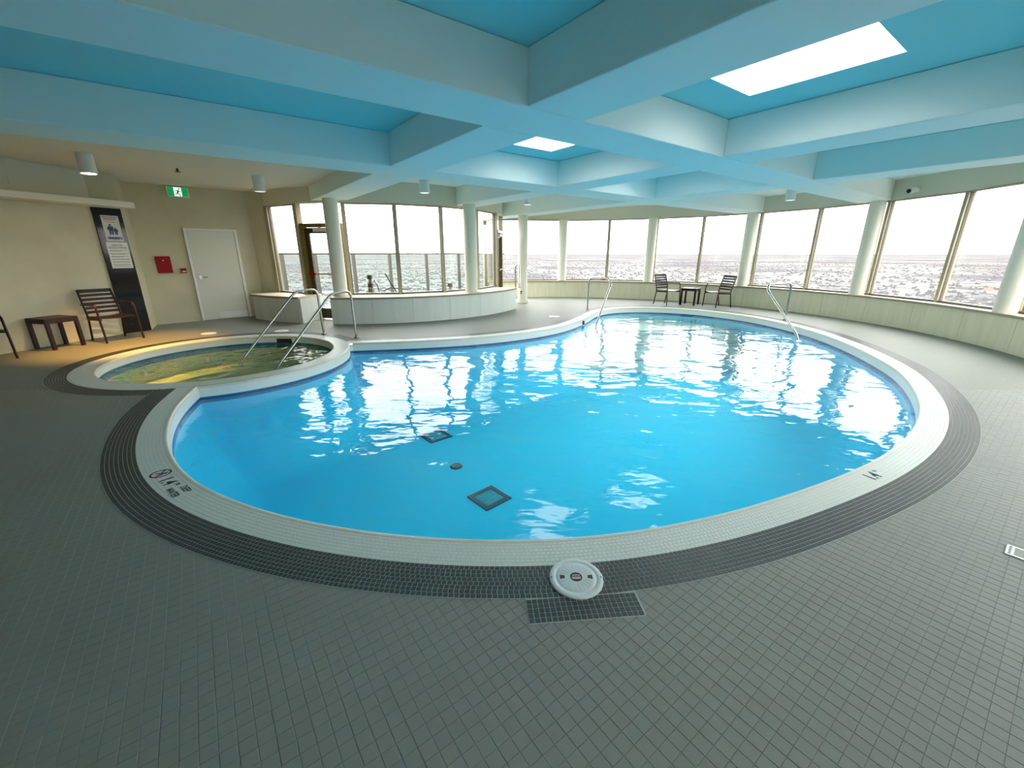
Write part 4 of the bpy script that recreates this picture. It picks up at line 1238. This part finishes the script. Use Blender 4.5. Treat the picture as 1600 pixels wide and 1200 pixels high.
# ------------------------------------------------------------------ chairs and tables
def make_chair():
    root = empty('slatted_armchair')
    W, D = 0.25, 0.23
    for s in (-1, 1):
        # forward is +x, left is +y
        lpart(MB().tube([(D + .035, s * (W + .02), 0.0), (D + .005, s * (W + .02), 0.42), (D - .01, s * (W + .02), 0.60), (D - .05, s * (W + .02), 0.645)], 0.016, 8), 'leg', 'chair', root, smooth=50)
        lpart(MB().tube([(-D - .06, s * (W - .01), 0.0), (-D + .02, s * (W - .01), 0.42)], 0.016, 8), 'leg', 'chair', root, smooth=50)
        lpart(MB().tube([(-D + .02, s * (W - .01), 0.42), (-D - .03, s * (W - .01), 0.60), (-D - .12, s * (W - .02), 0.88)], 0.015, 8), 'back_post', 'chair', root, smooth=50)
        lpart(MB().bar((D - .05, s * (W + .02), 0.65), (-D - .03, s * (W + .01), 0.635), 0.045, 0.022), 'armrest', 'chair', root, bevel=0.006)
        lpart(MB().bar((D, s * W, 0.405), (-D + .02, s * W, 0.395), 0.025, 0.04), 'seat_rail', 'chair', root)
    for k in range(6):
        x = D - .03 - k * 0.082
        mb = MB()
        for i in range(6):
            y0, y1 = -W + 2 * W * i / 6, -W + 2 * W * (i + 1) / 6
            f = lambda y: 0.43 - 0.018 * (1 - (y / W) ** 2)
            mb.bar((x, y0, f(y0)), (x, y1, f(y1)), 0.068, 0.016)
        lpart(mb, 'seat_slat', 'chair', root)
    for k in range(6):
        z = 0.50 + 0.072 * k; t = (z - 0.42) / 0.46
        x = -D + .02 - 0.14 * t
        h = 0.044 if k < 5 else 0.06
        mb = MB()
        for i in range(6):
            y0, y1 = -W + .01 + (2 * W - .02) * i / 6, -W + .01 + (2 * W - .02) * (i + 1) / 6
            f = lambda y: x - 0.03 * (1 - (y / W) ** 2)
            mb.bar((f(y0), y0, z), (f(y1), y1, z), 0.016, h)
        lpart(mb, 'back_slat', 'chair', root)
    return root
def make_table():
    root = empty('side_table')
    s = 0.222
    lpart(MB().box(-s, -s, 0.47, s, s, 0.50), 'tabletop', 'chair', root, bevel=0.006)
    for i, j in ((-1, -1), (1, -1), (1, 1), (-1, 1)):
        lpart(MB().box(i * s - (.05 if i > 0 else 0), j * s - (.05 if j > 0 else 0), 0.0, i * s + (.05 if i < 0 else 0), j * s + (.05 if j < 0 else 0), 0.4695), 'leg', 'chair', root, bevel=0.005)
    for (x0, y0, x1, y1) in ((-s + .05, -s, s - .05, -s + .02), (-s + .05, s - .02, s - .05, s), (-s, -s + .05, -s + .02, s - .05), (s - .02, -s + .05, s, s - .05)):
        lpart(MB().box(x0, y0, 0.42, x1, y1, 0.4695), 'apron', 'chair', root)
    return root
ch0 = make_chair(); tb0 = make_table()
def put(proto, first, loc, rz, label, cat, group):
    o = proto if first else copy_tree(proto)
    o.location = loc; o.rotation_euler = (0, 0, rz)
    tag(o, label, cat, group); return o
put(ch0, True, (-7.20, 7.50, 0), R(-24), 'dark plum slatted armchair in front of the black granite panel', 'chair', 'slatted armchairs')
put(ch0, False, (-7.74, 5.88, 0), R(-16), 'dark slatted armchair cut off by the left edge of the view', 'chair', 'slatted armchairs')
put(ch0, False, (4.76, 13.0, 0), R(-62), 'dark slatted armchair left of the small far table, facing the pool', 'chair', 'slatted armchairs')
put(ch0, False, (6.03, 12.40, 0), R(196), 'dark slatted armchair right of the small far table, turned toward it', 'chair', 'slatted armchairs')
put(tb0, True, (-7.59, 6.87, 0), R(-13), 'dark low side table against the beige wall between two chairs', 'table', 'dark side tables')
put(tb0, False, (5.45, 12.95, 0), R(-40), 'dark low side table between the two far chairs by the window', 'table', 'dark side tables')

# ------------------------------------------------------------------ lids, grates, lamps, small fittings
lid = empty('skimmer_lid', (LIDC[0], LIDC[1], 0.003)); tag(lid, 'round grey white skimmer lid with a black badge on the near pool border', 'lid')
RL = 0.128
prof = [(RL, 0.0), (RL, 0.008), (RL - 0.006, 0.011), (RL - 0.024, 0.0105), (RL - 0.027, 0.009), (RL - 0.034, 0.009), (RL - 0.037, 0.0105), (0.085, 0.011), (0.0, 0.0115)]
mb = MB(); NL = 56
for r, z in prof: mb.v += [(max(r, 1e-4) * math.cos(2 * math.pi * i / NL), max(r, 1e-4) * math.sin(2 * math.pi * i / NL), z) for i in range(NL)]
for k in range(len(prof) - 1):
    mb.f += [(k * NL + i, k * NL + (i + 1) % NL, (k + 1) * NL + (i + 1) % NL, (k + 1) * NL + i) for i in range(NL)]
lpart(mb, 'cover', 'lid', lid, smooth=35)
lpart(MB().cyl(0, 0, 0.029, 0.0113, 0.0125, 32), 'badge', 'black', lid, smooth=40)
for y, w in ((0.010, 0.036), (-0.003, 0.044), (-0.011, 0.040)):
    lpart(MB().box(-w / 2, y - 0.002, 0.0126, w / 2, y + 0.002, 0.013), 'badge_lettering', 'paper', lid)
for s in (-1, 1):
    lpart(MB().add([(s * .055, -.008, .0119), (s * .078, -.014, .0117), (s * .078, .014, .0117), (s * .055, .010, .0119)], [(0, 1, 2, 3)]), 'finger_slot', 'black', lid)
    lpart(MB().cyl(s * (RL - .009), 0, 0.0035, 0.0105, 0.0118, 12), 'screw', 'black', lid)
for k in range(24):
    a = 2 * math.pi * k / 24 + .13
    ca, sa = math.cos(a), math.sin(a)
    if abs(ca) > .93: continue
    lpart(MB().bar((ca * .042, sa * .042, .0118), (ca * .082, sa * .082, .0115), .0022, .0012), 'rib', 'lid', lid)
def small_lid(x, y, rx, label):
    o = empty('deck_lid', (x, y, 0.0)); tag(o, label, 'lid')
    lpart(MB().cyl(0, 0, rx, 0.0, 0.008, 32, rx - .006), 'cover', 'white', o, smooth=40)
    lpart(MB().cyl(0, 0, rx * .35, 0.0081, 0.010, 20), 'boss', 'lid', o, smooth=40)
small_lid(-5.95, 8.08, 0.13, 'small round white lid on the deck behind the hot tub, left')
small_lid(-4.66, 8.35, 0.13, 'small round white lid on the deck behind the hot tub, right')
small_lid(1.05, 10.35, 0.14, 'small round white lid beside the left pool handrail')
fg = empty('floor_drain', (2.66, 1.80, 0)); tag(fg, 'white slotted floor drain cut by the right edge of the view', 'drain')
fg.rotation_euler = (0, 0, GA)
lpart(MB().box(-.06, -.06, 0.0005, .06, .06, 0.006), 'plate', 'white', fg, bevel=0.002)
for i in range(-2, 3):
    lpart(MB().box(i * .018 - .005, -.03, .0061, i * .018 + .005, .03, .0066), 'slot', 'black', fg)
    for j in (-1, 1): lpart(MB().cyl(i * .02, j * .045, .006, .0061, .0066, 10), 'hole', 'black', fg)

def downlight(x, y, ztop, label, lit, zb=2.62):
    o = empty('ceiling_downlight', (x, y, ztop)); tag(o, label, 'lamp', 'cylinder downlights')
    MB().cyl(x, y, 0.10, zb, ztop - 0.001, 32).build('can', 'white', o, smooth=40)
    MB().cyl(x, y, 0.082, zb - 0.004, zb - 0.0005, 32).build('lens', 'lens' if lit else 'lens_off', o, smooth=40)
    if lit:
        ld = bpy.data.lights.new('downlight_beam', 'SPOT'); ld.energy = 520; ld.color = (1.0, 0.5, 0.09); ld.spot_size = R(66); ld.spot_blend = 0.7; ld.shadow_soft_size = 0.07
        lo_ = bpy.data.objects.new('downlight_beam', ld); C.objects.link(lo_)
        lo_.location = (x, y, zb - 0.012); lo_.rotation_euler = Vector((0.32, -0.3, 2.6)).to_track_quat('Z', 'Y').to_euler(); lo_.parent = o; lo_.matrix_parent_inverse = o.matrix_basis.inverted()
downlight(-6.22, 6.76, Z_LOW, 'lit warm white cylinder downlight over the seats by the left wall', True)
downlight(-4.78, 8.62, Z_LOW, 'white cylinder downlight over the hot tub side near the bronze door', False)
downlight(-1.69, 8.80, Z_SLAB - .006, 'white cylinder downlight in front of the balcony windows', False)
downlight(0.37, 10.85, Z_SLAB - .006, 'white cylinder downlight near the corner column of the balcony', False)
downlight(6.14, 9.98, Z_SLAB - .006, 'white cylinder downlight near the right pool handrail', False)
cc = pol(C1, R_WIN1 - 0.09, 6.4)
cm = empty('ceiling_camera', (cc[0], cc[1], 2.72)); tag(cm, 'small white bullet camera above the large right window', 'camera')
dirc = Vector((C1[0] - cc[0], C1[1] - cc[1], 0)).normalized(); sdv = Vector((-dirc.y, dirc.x, 0))
b0 = Vector((cc[0], cc[1], 2.74))
MB().tube([b0, b0 + dirc * .05], 0.05, 18).build('mount', 'white', cm, smooth=40)
MB().tube([b0 + dirc * .052 - sdv * .0, b0 + dirc * .20 - Vector((0, 0, .03))], 0.055, 18).build('housing', 'white', cm, smooth=40)
MB().tube([b0 + dirc * .201 - Vector((0, 0, .03)), b0 + dirc * .215 - Vector((0, 0, .033))], 0.042, 18).build('lens', 'black', cm, smooth=40)
sp = empty('sprinkler_head', (-5.7, 7.85, Z_LOW)); tag(sp, 'small dark sprinkler head on the plain ceiling left', 'sprinkler')
MB().cyl(-5.7, 7.85, 0.018, Z_LOW - 0.05, Z_LOW - 0.001, 12).build('stem', 'bronze_dark', sp, smooth=40)
MB().cyl(-5.7, 7.85, 0.045, Z_LOW - 0.058, Z_LOW - 0.051, 14).build('deflector', 'bronze_dark', sp, smooth=40)
